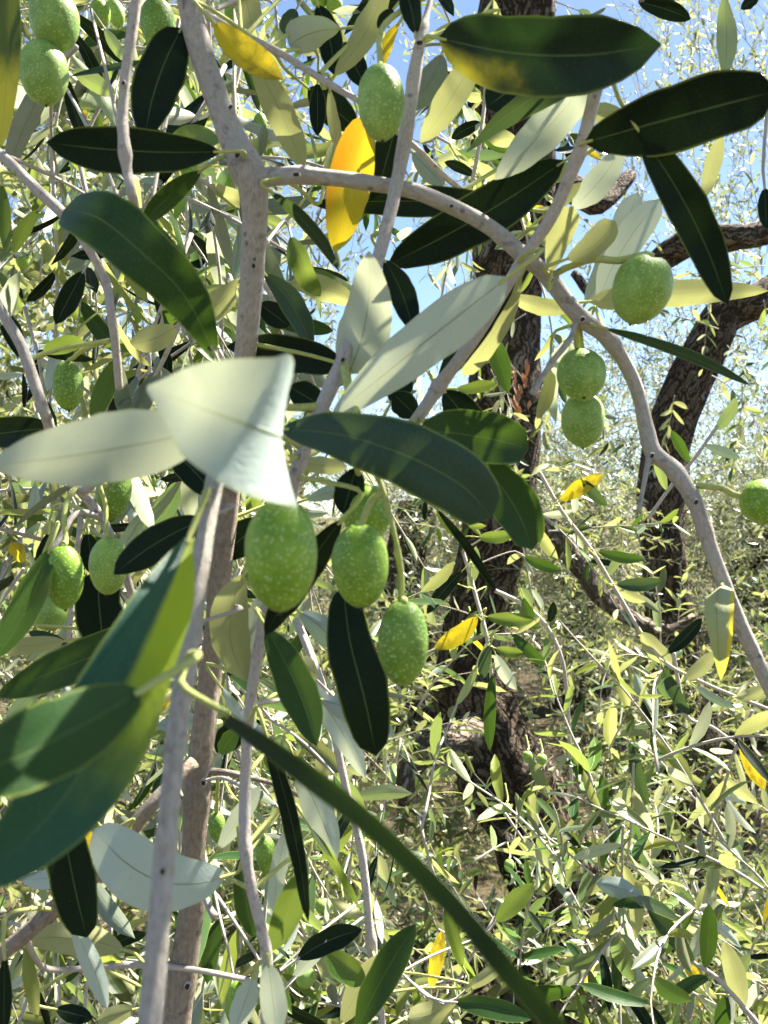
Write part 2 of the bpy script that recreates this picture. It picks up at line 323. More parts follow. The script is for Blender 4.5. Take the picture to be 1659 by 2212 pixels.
# ------------------------------------------------------------------ foreground builders
WARN = []
class Branch:
    """one branch or shoot: an Empty that parents its stem, twigs and leaves"""
    def __init__(s, name, label, stem, bark='bark', d=None, cat='branch', sides=12, rough=0.07, knots=(), stem_name='stem', seed=1):
        pts = [(*P(p[0], p[1], p[2]), p[3] * 0.5 * p[2] / F) for p in stem]
        s.root = link(name, None, None, Vector(pts[0][:3])); s.root.empty_display_size = 0.02
        tag(s.root, label, cat)
        s.o = Vector(pts[0][:3]); s.line = []; s.k = seed
        s.stem(pts, bark, stem_name, sides, rough, knots)
    def stem(s, pts, bark='bark', name='stem', sides=12, rough=0.07, knots=()):
        s.k += 1
        c = catmull(pts, 60); s.line += [Vector(r[:3]) for r in c]
        q = [(p[0] - s.o.x, p[1] - s.o.y, p[2] - s.o.z, p[3]) for p in pts]
        return link(name, tube(name, q, M[bark], sides=sides, rough=rough, seed=s.k, knots=knots), s.root)
    def side(s, pts, bark='twig', name='side_twig', rough=0.07, knots=(), sides=10, snap=True):
        w = [(*P(p[0], p[1], p[2]), p[3] * 0.5 * p[2] / F) for p in pts]
        if snap:
            n = s.near(Vector(w[0][:3])); w[0] = (*n, w[0][3])
        return s.stem(w, bark, name, sides, rough, knots)
    def near(s, p): return min(s.line, key=lambda q: (q - p).length)
    def L(s, bx, by, tx, ty, w, d, side='U', bow=0, dd=0.0, bulge=0.0, roll=0, m='g', fold=0.2, a=0.72, b=0.68, curl=0.0, pts=None, attach=None, label=None, pet=0.9, wave=0.03, pm='green_stem', twist=0, bdir=None, widths=None):
        """leaf from its base pixel to its tip pixel, w pixels wide, at distance d (+dd at the tip)"""
        s.k += 1
        if twist == 0: twist = 44 * noise.noise(Vector((s.k * 3.7, bx * .01, .5)))
        if pts is None:
            dx, dy = tx - bx, ty - by; ln = math.hypot(dx, dy); ox, oy = -dy / ln * bow, dx / ln * bow
            pts = [(bx, by, d), (bx + dx * .33 + ox * .9, by + dy * .33 + oy * .9, d + dd * .33 - bulge), (bx + dx * .67 + ox * .9, by + dy * .67 + oy * .9, d + dd * .67 - bulge), (tx, ty, d + dd)]
        p3 = [P(*p) for p in pts]
        n = 15 if len(pts) < 5 else 26
        c = catmull([tuple(p) for p in p3], n)
        length = np.linalg.norm(np.diff(c, axis=0), axis=1).sum()
        if not 0.022 < length < 0.10: WARN.append((s.root.name, bx, by, round(length * 1000)))
        T = np.gradient(c, axis=0); T /= np.linalg.norm(T, axis=1)[:, None]
        mid = c[n // 2]; V = mid - np.array(CAM); V /= np.linalg.norm(V)
        ch = c[-1] - c[0]; B0 = np.cross(ch, V) if bdir is None else np.array([bdir[0], 0, -bdir[1]], dtype=float); B0 /= np.linalg.norm(B0)
        hw = w * 0.5 * pts[len(pts) // 2][2] / F
        sgn = 1.0 if side == 'U' else -1.0
        tt = np.linspace(0, 1, n)
        pk = a / (a + b); prof = (tt ** a) * ((1 - tt) ** b) / (pk ** a * (1 - pk) ** b)
        if widths: prof = np.interp(tt, [q[0] for q in widths], [q[1] for q in widths])
        prof = np.maximum(prof, 0.012); prof[-1] = 0.03
        cols = [-1, -0.72, -0.38, 0, 0.38, 0.72, 1]
        verts, uvs, faces, fm = [], [], [], []
        ph = s.k * 1.7
        for i in range(n):
            B = B0 - T[i] * (B0 @ T[i]); B /= np.linalg.norm(B); N = np.cross(T[i], B)      # N towards the camera
            if N @ V > 0: N = -N
            ra = math.radians(roll + twist * (tt[i] - 0.5))
            B2 = B * math.cos(ra) + N * math.sin(ra); N2 = -B * math.sin(ra) + N * math.cos(ra)
            up = N2 * sgn
            h0 = hw * prof[i]
            for u in cols:
                h = h0 * (1 + (0.16 if u > 0 else 0.10) * noise.noise(Vector((tt[i] * 4.0 + ph, 3.0 if u > 0 else -3.0, ph))) + 0.05 * noise.noise(Vector((tt[i] * 13.0, ph, u))))
                z = fold * abs(u) - curl * abs(u) ** 3 + wave * math.sin(ph + tt[i] * 9 + u * 2.0) * abs(u)
                verts.append(c[i] + B2 * (u * h * (1 - 0.25 * abs(fold))) + up * (z * h)); uvs.append((u * 0.5 + 0.5, tt[i]))
        m7 = len(cols)
        # winding so that the face normal is the upper side
        v0, v1, v2 = (np.array(verts[q]) for q in ((n // 2) * m7 + 3, (n // 2) * m7 + 4, (n // 2 + 1) * m7 + 3))
        Bm = B0 - T[n // 2] * (B0 @ T[n // 2]); Nm = np.cross(T[n // 2], Bm)
        if Nm @ V > 0: Nm = -Nm
        ra = math.radians(roll); Bn = Bm / np.linalg.norm(Bm); Nm = Nm / np.linalg.norm(Nm)
        upm = (-Bn * math.sin(ra) + Nm * math.cos(ra)) * sgn
        flip = np.cross(v1 - v0, v2 - v0) @ upm < 0
        for i in range(n - 1):
            for j in range(m7 - 1):
                f = (i * m7 + j, i * m7 + j + 1, (i + 1) * m7 + j + 1, (i + 1) * m7 + j)
                faces.append(f[::-1] if flip else f); fm.append(0)
        base = Vector(c[0])
        # leaf stalk back to the stem
        q = P(*attach) if attach else s.near(base)
        dist = (q - base).length
        tr = 0.00065 * pet
        if dist > 0.0015:
            far = dist > 0.022
            k1 = base - Vector(T[0]) * min(dist * 0.45, 0.012)
            mid_ = (k1 + q) * 0.5
            if far: mid_.z += dist * 0.03
            rows = [(*(base + Vector(T[0]) * length * 0.05), tr * 0.8), (*base, tr), (*k1, tr * 1.1), (*mid_, tr * 1.25), (*q, tr * (1.5 if far else 1.3))]
            rows = [(r[0], r[1], r[2], r[3]) for r in rows]
            cc = catmull(rows, 11); k0 = len(verts); TT = np.gradient(cc[:, :3], axis=0)
            for i in range(11):
                t = TT[i] / (np.linalg.norm(TT[i]) + 1e-12); e = np.cross(t, V); e /= np.linalg.norm(e) + 1e-9; e2 = np.cross(t, e)
                for j in range(6):
                    an = j * math.pi / 3; verts.append(cc[i, :3] + cc[i, 3] * (math.cos(an) * e + math.sin(an) * e2)); uvs.append((j / 6 * 0.004, i * 0.002))
            for i in range(10):
                for j in range(6):
                    faces.append((k0 + i * 6 + j, k0 + i * 6 + (j + 1) % 6, k0 + (i + 1) * 6 + (j + 1) % 6, k0 + (i + 1) * 6 + j)); fm.append(1)
        o_ = np.array(s.o); verts = [np.array(v) - o_ for v in verts]
        o = link('leaf', mesh('leaf', verts, faces, [M[m], M['twig' if (dist > 0.06 and pm == 'green_stem') else pm]], uvs, fmat=fm), s.root)
        if label: o['label'] = label
        return o

def knots(br, rows):
    """dark oval leaf scars standing a little proud of the bark, facing the viewer"""
    for px, py, d, rp, ang in rows:
        r = rp * d / F; c = P(px, py, d); v, f = [], []
        prof = [(1.25, .10), (1.05, -.25), (.8, -.32), (.55, -.12), (.0, -.05)]
        for q, z in prof:
            for j in range(12):
                a = j * math.pi / 6; x, y = q * r * math.cos(a), q * r * .72 * math.sin(a)
                ca, sa = math.cos(R(ang)), math.sin(R(ang))
                v.append((c.x - br.o.x + x * ca - y * sa, c.y - br.o.y + z * r, c.z - br.o.z + x * sa + y * ca))
        for i in range(4):
            for j in range(12):
                f.append((i * 12 + j, i * 12 + (j + 1) % 12, i * 12 + 12 + (j + 1) % 12, i * 12 + 12 + j))
        link('leaf_scar', mesh('leaf_scar', v, f, [M['bark'], M['knot']], [(q[0], q[2]) for q in v], fmat=[0] * 24 + [1] * 24), br.root)

def olive(px, py, wpx, hpx, label, tilt=0.0, length=0.0225, d=None, m='ol', stalk=None, lean=0.0, group=None, scar=True, stalk_w=1.3):
    """an olive hanging at a picture point; tilt (degrees) turns its tip to the right; stalk = pixel points up to the twig"""
    d = d or length * F / hpx
    hz = hpx * 0.5 * d / F; hx = wpx * 0.5 * d / F
    c = P(px, py, d)
    root = link('olive', None, None, c); tag(root, label, 'olive', group); root.empty_display_size = 0.01
    ns, nr = 28, 22; verts, faces = [], []
    sd = px * 0.13 + py * 0.07
    for i in range(nr + 1):
        th = math.pi * i / nr
        for j in range(ns):
            a = 2 * math.pi * j / ns
            r = math.sin(th) ** 0.92 if 0 < i < nr else 0.0
            z = math.cos(th)
            r *= 1 + 0.05 * z                     # a little fuller towards the stalk
            q = Vector((math.cos(a) * 1.3 + sd, math.sin(a) * 1.3, z * 1.3))
            k = 1 + 0.035 * noise.noise(q) + 0.012 * noise.noise(q * 3)
            zz = z * hz * k
            if i > nr - 3: zz -= hz * 0.025 * (i - nr + 3) / 3
            if i < 2: zz -= hz * 0.05 * (2 - i)
            verts.append((hx * r * k * math.cos(a), hx * r * k * math.sin(a), zz))
    for i in range(nr):
        for j in range(ns):
            a, b = i * ns + j, i * ns + (j + 1) % ns
            faces.append((a, a + ns, b + ns, b))
    rot = Matrix.Rotation(R(-tilt), 4, 'Y') @ Matrix.Rotation(R(lean), 4, 'X')
    f = link('fruit', mesh('fruit', verts, faces, M[m]), root); f.matrix_local = rot
    top = rot @ Vector((0, 0, hz * 0.92))
    if scar and hpx > 50:
        sv = rot @ Vector((0, 0, -hz * 1.0))
        s_ = link('tip_scar', tube('tip_scar', [(0, 0, 0.0006, 0.0007), (0, 0, -0.0004, 0.0005), (0, 0, -0.0009, 0.0001)], M['scar'], n=4, sides=7, rough=0), f)
        s_.location = (0, 0, -hz * 1.02)
    if stalk:
        pts = [(*top, 0.0009 * stalk_w)] + [(*(P(*p) - c), 0.00075 * stalk_w) for p in stalk]
        q = Vector(pts[1][:3])
        pts.insert(1, (*(top + (q - top) * 0.12 + (rot @ Vector((0, 0, 0.0012)))), 0.0008 * stalk_w))
        link('stalk', tube('stalk', pts, M['green_stem'], n=14, sides=8, rough=0.05, seed=px), root)
    return root
# ------------------------------------------------------------------ the foreground: branches, leaves and olives at arm's length
# A: the thick forking branch
A = Branch('olive_branch', 'thick grey-brown forking branch, one arm arching over to the right edge',
    [(402, -30, .31, 54), (420, 60, .31, 53), (446, 150, .31, 54), (480, 245, .31, 56), (515, 330, .31, 61), (545, 390, .31, 65), (550, 470, .315, 56), (545, 590, .325, 53), (534, 720, .335, 48),
     (520, 860, .35, 46)],
    sides=22, rough=0.05, knots=((.43, .03, .2),))
A.side([(520, 860, .35, 46), (498, 1050, .36, 45), (478, 1230, .365, 45), (455, 1450, .37, 48), (432, 1650, .37, 54), (420, 1800, .37, 52), (412, 1980, .37, 56), (392, 2120, .37, 61), (372, 2260, .37, 69)], 'rough', 'lower_stem', rough=.07, sides=22, snap=False, knots=((.62, .014, .18), (.90, .02, .15)))
A.side([(548, 385, .31, 46), (600, 381, .305, 39), (640, 378, .30, 38), (690, 382, .30, 33), (760, 390, .30, 33), (830, 400, .30, 33), (900, 415, .30, 34), (980, 448, .305, 33), (1060, 492, .31, 34), (1130, 552, .31, 36), (1180, 595, .312, 34), (1250, 682, .315, 38),
        (1310, 728, .32, 32), (1350, 785, .325, 31), (1378, 850, .33, 30), (1395, 920, .33, 32), (1410, 975, .33, 38), (1455, 1015, .33, 33), (1500, 1082, .33, 36), (1520, 1140, .33, 31), (1545, 1210, .33, 31), (1600, 1350, .33, 31), (1680, 1520, .33, 31)],
       'bark', 'side_branch', knots=((.07, .01, .14), (.39, .012, .16), (.50, .014, .18), (.69, .012, .2), (.77, .01, .2)), sides=18, snap=False, rough=0.045)
A.side([(1250, 690, .315, 16), (1235, 725, .312, 12), (1190, 785, .308, 12), (1165, 825, .306, 12), (1149, 850, .305, 15)], 'bark', 'stub_twig')
A.side([(1405, 985, .33, 16), (1392, 1040, .325, 11), (1380, 1105, .32, 9)], 'bark', 'stub_twig')
A.side([(432, 1672, .37, 22), (480, 1668, .368, 15), (540, 1680, .365, 12), (600, 1696, .362, 11), (640, 1715, .36, 11), (683, 1738, .358, 12)], 'rough', 'side_twig')
A.side([(415, 1900, .37, 20), (440, 1930, .362, 15), (452, 1960, .358, 14), (464, 1980, .355, 17)], 'bark', 'stub_twig')
A.L(479, 328, 101, 308, 100, .295, 'U', bow=-8, m='k', dd=-.01, fold=.12, a=.75, b=.6)
A.L(478, 306, 368, 300, 46, .33, 'U', bow=10, m='m', dd=.02)
A.L(435, 368, 306, 486, 48, .31, 'U', bow=6, m='g', dd=.02)
A.L(583, 412, 733, 586, 40, .30, 'U', bow=-12, m='b', roll=38, dd=.02, curl=.3)
A.L(570, 590, 672, 752, 62, .34, 'U', bow=-14, m='b', roll=-25, dd=.01)
A.L(700, 392, 722, 302, 20, .33, 'U', m='h', dd=.01)
A.L(740, 790, 490, 748, 82, .335, 'U', bow=8, m='k', dd=.012, a=.5, b=.7)
A.L(1300, 708, 1622, 833, 40, .31, 'U', bow=-10, m='b', roll=48, dd=-.02, curl=.35)
A.L(1190, 590, 1238, 446, 62, .30, 'L', bow=-8, m='h', dd=-.01, b=.35, attach=(1195, 605, .312))
A.L(1222, 560, 1330, 478, 66, .295, 'L', bow=12, m='h', roll=20, b=.4, attach=(1195, 605, .312))
A.L(1270, 652, 1660, 628, 62, .345, 'L', bow=-6, m='h', dd=.02, a=.5)
A.L(1262, 660, 1378, 415, 70, .36, 'L', bow=10, m='p', dd=.02, b=.4)
A.L(1290, 655, 1428, 430, 72, .355, 'L', bow=-14, m='p', dd=.01, b=.45)
A.L(1232, 672, 1105, 640, 40, .33, 'L', bow=-6, m='h')
A.L(1240, 720, 1200, 912, 34, .345, 'L', bow=28, m='p', dd=.01)
A.L(1190, 790, 1160, 905, 32, .35, 'L', bow=-8, m='h', attach=(1250, 700, .315))
A.L(545, 1275, 1556, 1466, 76, .31, m='ye', pts=[(1560, 1262, .326), (1548, 1290, .30), (1550, 1370, .295), (1556, 1468, .31)], side='L', a=.35, fold=.45, roll=20, label='curled pale leaf with a yellow margin')
A.L(470, 1630, 540, 1560, 62, .38, 'U', m='k', bow=-8)
A.L(445, 1558, 338, 1570, 42, .385, 'L', bow=4, m='b')
A.L(560, 1118, 468, 1196, 78, .37, 'U', m='k', bow=-10)
A.L(445, 1120, 246, 1241, 80, .30, 'U', bow=10, m='k', dd=-.03, fold=.15, attach=(487, 1110, .36))
A.L(440, 1340, -10, 1506, 96, .28, 'U', bow=10, m='g', dd=-.01, fold=.15, attach=(468, 1330, .366))
A.L(478, 690, 425, 690, 60, .42, 'L', m='h', pts=[(522, 602, .41), (490, 640, .41), (455, 668, .41), (415, 690, .42)])
A.L(380, 705, 282, 742, 62, .42, 'L', m='h', bow=-8)
A.L(600, 585, 690, 640, 50, .38, 'U', m='m', pts=[(628, 510, .38), (645, 560, .37), (665, 605, .37), (692, 640, .38)])
A.L(625, 610, 765, 655, 55, .40, 'L', m='h', bow=-10)
A.L(560, 655, 625, 705, 56, .39, 'U', m='k')
A.L(580, 690, 720, 715, 40, .42, 'U', m='g')

knots(A, [(640, 378, .2945, 8, 0), (513, 336, .3035, 9, 60), (541, 428, .3095, 6, 80), (548, 575, .318, 7, 85), (550, 560, .318, 5, 80), (498, 232, .3045, 6, 50), (572, 520, .319, 5, 80), (975, 446, .3, 6, 20), (1140, 560, .304, 6, 40), (1258, 690, .3085, 7, 40), (1408, 985, .3235, 7, 60), (1503, 1085, .3245, 7, 60), (440, 1690, .3645, 8, 85), (405, 2130, .3635, 9, 70)])
# B: the slim shoot closest to the lens
B = Branch('olive_shoot', 'slim grey shoot close to the lens, running down through the lower left',
    [(486, 940, .205, 31), (468, 1020, .20, 40), (452, 1110, .195, 38), (438, 1190, .19, 40), (425, 1280, .185, 42), (408, 1390, .18, 45), (398, 1470, .175, 47), (385, 1560, .172, 45), (372, 1680, .168, 45), (362, 1790, .165, 45), (353, 1880, .163, 49), (343, 2000, .16, 49), (333, 2110, .158, 52), (318, 2260, .155, 57)],
    sides=18, rough=0.035, knots=((.41, .014, .16), (.72, .012, .12)), bark='bark', seed=20, cat='shoot')
B.L(0, 0, 0, 0, 345, .14, 'L', m='p', pts=[(603, 985, .180), (606, 962, .163), (608, 948, .149), (598, 940, .140), (540, 920, .135), (430, 880, .134), (318, 838, .142)], widths=((0, .15), (.2, .55), (.5, .97), (.62, 1.0), (.72, .80), (.85, .43), (1, .02)), fold=-.12, curl=.08, wave=.01, bdir=(.02, 1), twist=1, attach=(486, 945, .205), label='broad pale leaf underside, folded over and out of focus')
B.L(440, 930, -25, 1006, 158, .165, 'L', bow=-8, m='p', dd=.01, a=.55, b=.75, fold=.1, roll=-12, attach=(478, 985, .20), label='long pale leaf underside crossed by sun flecks')
B.L(0, 0, 0, 0, 212, .14, 'U', m='lh', pts=[(414, 1148, .165), (350, 1310, .15), (260, 1500, .14), (140, 1720, .134), (-45, 1915, .13)], a=.95, b=.6, fold=.3, curl=.1, roll=0, attach=(438, 1090, .195), label='large leaf, dark teal along one half and sunlight painted bright green along the other')
B.L(0, 0, 0, 0, 185, .12, 'U', m='g', pts=[(305, 1492, .132), (190, 1560, .124), (60, 1625, .117), (-120, 1700, .111)], a=.6, b=.5, fold=.2, roll=8, attach=(396, 1440, .176), pet=.95, label='dark blade lying across the large leaf with a painted sunlit half')
B.L(0, 0, 0, 0, 104, .12, 'U', m='e', pts=[(470, 1530, .150), (620, 1625, .135), (800, 1755, .121), (980, 1925, .112), (1110, 2080, .106), (1340, 2350, .100)], a=.25, b=.2, fold=.5, roll=58, attach=(404, 1425, .178), pet=.95, label='long dark blade seen almost edge-on')

knots(B, [(352, 1882, .1605, 9, 80), (404, 1400, .178, 8, 80)])
# C: straight twig hanging from the top centre
Cb = Branch('olive_twig', 'straight pale twig hanging from the top centre past the largest pair of pale leaves',
    [(940, -40, .30, 10), (925, 20, .295, 13), (908, 88, .29, 22), (897, 150, .29, 30), (884, 240, .29, 31), (868, 340, .29, 30), (850, 430, .285, 29), (825, 530, .28, 28), (795, 630, .275, 28), (760, 720, .27, 28), (735, 790, .265, 32), (700, 870, .262, 34), (665, 950, .262, 32), (635, 1040, .262, 30), (625, 1100, .265, 26)],
    bark='twig', sides=16, rough=0.05, knots=((.115, .012, .35), (.70, .012, .3)), seed=40, cat='twig')
Cb.L(946, 82, 1428, 96, 186, .282, 'U', bow=30, m='lb', dd=-.045, fold=.22, a=.6, b=.6, roll=8, label='broad dark leaf with sunlight through the blade painted on its lower half')
Cb.L(898, 75, 868, -45, 50, .29, 'U', m='k', bow=4)
Cb.L(1042, 92, 908, 308, 68, .30, 'L', bow=-6, m='h', dd=.01, attach=(905, 95, .29))
Cb.L(955, 115, 872, 232, 72, .31, 'L', bow=-14, m='k', roll=15, attach=(905, 95, .29))
Cb.L(862, 50, 826, 148, 26, .31, 'U', m='y', bow=8, label='narrow orange leaf')
Cb.L(850, 20, 815, 60, 30, .33, 'U', m='k')
Cb.L(872, 0, 770, 20, 35, .36, 'U', m='k')
Cb.L(755, 808, 797, 543, 124, .27, 'L', bow=16, m='p', dd=-.02, roll=-15, a=.35, b=.7, fold=.2, label='pale leaf underside with a kinked outline')
Cb.L(830, 560, 892, 715, 62, .30, 'U', m='k', bow=-8)
Cb.L(1098, 598, 712, 905, 118, .25, 'L', bow=2, m='p', dd=.0, a=.5, b=.75, fold=.12, roll=-8, attach=(1110, 575, .30), label='longest pale leaf underside with a fine dark midrib')
Cb.L(700, 880, 625, 835, 70, .30, 'U', m='k')
Cb.L(608, 926, 1062, 1120, 150, .225, 'U', m='b', pts=[(606, 926, .24), (740, 940, .228), (880, 985, .222), (1000, 1050, .222), (1062, 1118, .226)], a=.62, b=.28, fold=.16, curl=.18, attach=(655, 970, .262), label='large bluish-green leaf with a fine pale midrib')
Cb.L(640, 1000, 750, 1010, 40, .30, 'L', m='h')
Cb.L(660, 1080, 770, 1045, 34, .31, 'L', m='b')
Cb.L(740, 1120, 572, 1372, 70, .25, 'U', m='k', bow=6, dd=.02, attach=(640, 1030, .262))
Cb.L(770, 1010, 740, 1110, 70, .285, 'U', m='k', attach=(655, 990, .262))
Cb.side([(738, 785, .265, 20), (755, 850, .255, 19), (775, 905, .25, 18), (800, 985, .245, 15), (830, 1070, .243, 13), (858, 1180, .243, 11), (868, 1240, .245, 10)], 'green_stem', 'fruit_stem', rough=.05)
Cb.side([(690, 872, .262, 20), (645, 880, .258, 17), (602, 880, .25, 17)], 'green_stem', 'fruit_stem', rough=.05)

# D: pale twig under the dark leaves at the right
D = Branch('olive_twig', 'smooth pinkish-grey twig under the two black leaves at the upper right',
    [(1302, 120, .27, 26), (1292, 170, .27, 30), (1276, 240, .272, 29), (1258, 310, .275, 29), (1225, 395, .28, 28), (1190, 470, .285, 27), (1140, 545, .29, 27), (1090, 625, .295, 26), (1040, 710, .30, 26), (985, 785, .305, 28), (950, 832, .31, 30), (915, 885, .312, 27), (880, 932, .315, 25)],
    bark='twig', sides=16, rough=0.04, knots=((.22, .014, .14), (.86, .012, .25)), seed=60, cat='twig')
D.L(1262, 308, 1680, 196, 148, .272, 'U', bow=-2, m='k', dd=-.03, a=.55, b=.42, fold=.12, roll=6, label='near-black leaf reaching the right edge')
D.L(1392, 300, 1572, 658, 92, .265, 'U', bow=-16, m='k', dd=.01, fold=.35, a=.45, b=.5, attach=(1302, 130, .27), label='near-black leaf hanging beneath the one at the right edge')
D.L(1272, 172, 1068, 388, 88, .29, 'L', bow=-6, m='p', dd=.02, a=.5, b=.7)
D.L(1262, 158, 1008, 328, 70, .28, 'U', bow=18, m='b', dd=.0, roll=-35, a=.4, b=.9)
D.L(1165, 125, 1050, 232, 120, .31, 'U', m='k', bow=-6)
D.L(1222, 346, 838, 572, 112, .315, 'U', bow=-10, m='k', dd=.015, a=.6, b=.6, fold=.18)
D.L(1136, 452, 676, 442, 68, .33, 'U', bow=12, m='k', dd=.01, a=.7, b=.7, fold=.2, attach=(1185, 440, .283))
D.L(1345, 316, 1235, 452, 62, .33, 'L', bow=-8, m='p', dd=.01, attach=(1262, 300, .275))
D.L(1240, 246, 1345, 240, 42, .34, 'L', m='h')
D.L(1245, 350, 1190, 392, 34, .33, 'L', m='h')
D.L(1128, 592, 998, 812, 54, .31, 'L', bow=-12, m='h', dd=.01, b=.4)
D.L(1118, 590, 945, 835, 60, .305, 'U', m='k', bow=4, dd=.02)
D.L(1170, 470, 1255, 395, 32, .33, 'L', m='h')
D.L(940, 840, 1140, 962, 112, .29, 'U', m='g', pts=[(905, 930, .30), (975, 935, .29), (1060, 948, .285), (1142, 968, .29)], a=.5, b=.35, fold=.2)
D.L(1020, 985, 1150, 1186, 104, .295, 'U', bow=-18, m='g', a=.5, b=.4, fold=.25, attach=(900, 905, .314))
D.L(958, 842, 1048, 1000, 90, .33, 'U', m='k', bow=-10)
D.L(940, 1095, 1072, 1278, 34, .30, 'U', m='k', bow=-8, roll=50, attach=(885, 930, .315))
D.L(985, 840, 1072, 826, 28, .33, 'U', m='m', bow=4)
D.L(1040, 690, 1098, 850, 44, .36, 'U', m='g', bow=-6)
D.L(900, 900, 850, 850, 60, .33, 'U', m='k')
D.L(845, 870, 880, 800, 60, .34, 'U', m='k')

# E: twigs at the left
E = Branch('olive_twig', 'thin knobbly twig hanging in front of the horizontal black leaf at the upper left',
    [(300, -40, .272, 24), (285, 70, .272, 23), (270, 170, .272, 22), (265, 250, .272, 23), (268, 310, .27, 26), (275, 370, .27, 21), (287, 430, .27, 21), (300, 500, .30, 18), (310, 560, .33, 15)],
    bark='twig', sides=14, rough=0.05, knots=((.42, .02, .25), (.66, .015, .3)), seed=80, cat='twig')
E.L(0, 0, 0, 0, 138, .25, 'U', m='g', pts=[(466, 768, .262), (400, 640, .25), (300, 540, .243), (210, 470, .245), (138, 452, .258)], a=.62, b=.34, fold=.18, curl=.12, attach=(486, 800, .34), label='large glossy green leaf with a blunt rounded tip')
E.L(392, 60, 312, 298, 104, .31, 'U', m='k', bow=12, fold=.1, a=.5, b=.6, attach=(290, -20, .29), label='black leaf hanging point down beside the thick branch')
E.L(330, 130, 150, 165, 22, .40, 'U', m='b', roll=50)
E.L(155, 150, 250, 205, 40, .42, 'L', m='m')
E.L(225, 60, 270, 132, 26, .42, 'L', m='m')
E.L(22, -40, 2, 318, 54, .26, 'U', m='yt', bow=-4, attach=(285, -60, .29), a=.4, b=.6, label='leaf at the left edge, green above and yellow towards its tip')
E2 = Branch('olive_twig', 'thin ridged twig slanting in from the left edge above the large green leaf',
    [(-30, 312, .34, 22), (20, 350, .335, 22), (70, 400, .33, 23), (130, 456, .325, 24), (170, 505, .325, 20), (225, 600, .33, 19), (242, 690, .33, 19), (252, 770, .335, 18), (258, 840, .34, 16)], bark='twig', sides=14, seed=90, cat='twig', rough=.06)
E2.L(4, 395, 14, 548, 30, .33, 'U', m='m')
E2.L(85, 452, 28, 548, 32, .34, 'U', m='m', bow=6)
E2.L(330, 450, 365, 405, 30, .42, 'L', m='h')
E2.L(92, 762, 182, 740, 42, .37, 'U', m='m', bow=-6, attach=(240, 735, .332))
E2.L(180, 585, 120, 700, 50, .45, 'U', m='k')
E3 = Branch('olive_twig', 'smooth grey twig at the left edge above the long pale leaf',
    [(-20, 630, .33, 22), (10, 685, .33, 23), (45, 745, .33, 24), (72, 820, .33, 25), (92, 880, .33, 24), (106, 920, .335, 24), (128, 1000, .345, 22), (165, 1050, .35, 22), (225, 1130, .355, 20), (280, 1270, .36, 18), (300, 1380, .37, 16)], bark='bark', sides=14, seed=100, cat='twig', rough=.05)
E3.side([(128, 1010, .345, 18), (180, 1060, .34, 18), (222, 1010, .335, 17), (240, 960, .335, 15)], 'bark', 'side_twig', snap=False)
E3.side([(215, 1110, .355, 14), (165, 1110, .345, 13), (125, 1170, .335, 12), (90, 1210, .33, 9)], 'twig', 'side_twig')
E3.L(-20, 935, 122, 920, 72, .37, 'U', m='k', pts=[(122, 925, .36), (70, 928, .36), (10, 935, .365), (-50, 945, .37)])
E3.L(355, 965, 465, 1075, 76, .33, 'U', m='k', bow=-8)
E3.L(108, 1185, -12, 1425, 82, .31, 'U', m='m', bow=-14, dd=-.02, fold=.3, roll=25)
E3.L(212, 1232, 226, 1402, 106, .37, 'U', m='k', bow=4, a=.45, b=.45)
E3.L(190, 1150, 200, 1240, 46, .36, 'U', m='k')
E3.L(140, 1385, -10, 1404, 42, .37, 'L', m='h')
E3.L(60, 1365, 145, 1390, 26, .38, 'U', m='b')
E3.L(0, 660, 55, 780, 44, .45, 'U', m='k')
E3.L(105, 1150, 85, 1260, 38, .40, 'U', m='k')

# T: twigs at the top
T1 = Branch('olive_twig', 'thin pale twig sloping down to the olive above the orange leaf',
    [(440, 30, .33, 17), (500, 62, .328, 15), (560, 92, .326, 15), (612, 118, .324, 16), (680, 162, .32, 15), (735, 195, .318, 15), (775, 218, .315, 13), (840, 270, .32, 12), (900, 320, .325, 13), (960, 380, .33, 14), (1010, 420, .335, 12)],
    bark='twig', sides=12, seed=110, cat='twig', rough=.05)
T1.L(462, 48, 612, 172, 72, .30, 'U', m='y', bow=10, roll=-18, dd=-.01, fold=.3, label='small yellow leaf with an orange base')
T1.L(542, 120, 656, 365, 68, .35, 'L', m='h', bow=-6, dd=.01)
T1.L(520, -60, 545, 64, 62, .36, 'L', m='h', attach=(520, 70, .327), b=.35)
T1.L(735, 62, 624, 98, 78, .34, 'L', m='b', bow=10, roll=-20, b=.35, attach=(690, 160, .32))
T1.L(686, 10, 722, 162, 60, .36, 'U', m='k', bow=-8)
T1.L(686, 178, 686, 294, 38, .36, 'U', m='k')
T1.L(722, 165, 838, -40, 58, .33, 'L', m='h', bow=12)
T1.L(740, 90, 792, 192, 52, .37, 'U', m='k')
T1.L(665, 190, 772, 278, 74, .37, 'U', m='k')
T1.L(712, 190, 738, 338, 27, .33, 'L', m='h', bow=4)
T1.L(792, 246, 724, 545, 96, .315, 'U', m='o', bow=4, a=.5, b=.6, fold=.18, dd=.01, label='bright orange-yellow leaf behind the arching arm')
T1.L(858, 262, 820, 400, 72, .33, 'U', m='k')
T1.L(600, 60, 612, 120, 26, .40, 'L', m='m')
T1.L(890, 330, 960, 400, 46, .37, 'L', m='b')
T1.L(1120, 308, 1048, 290, 38, .37, 'L', m='h', attach=(1000, 410, .335))
T1.L(640, 20, 610, 75, 40, .42, 'U', m='b')

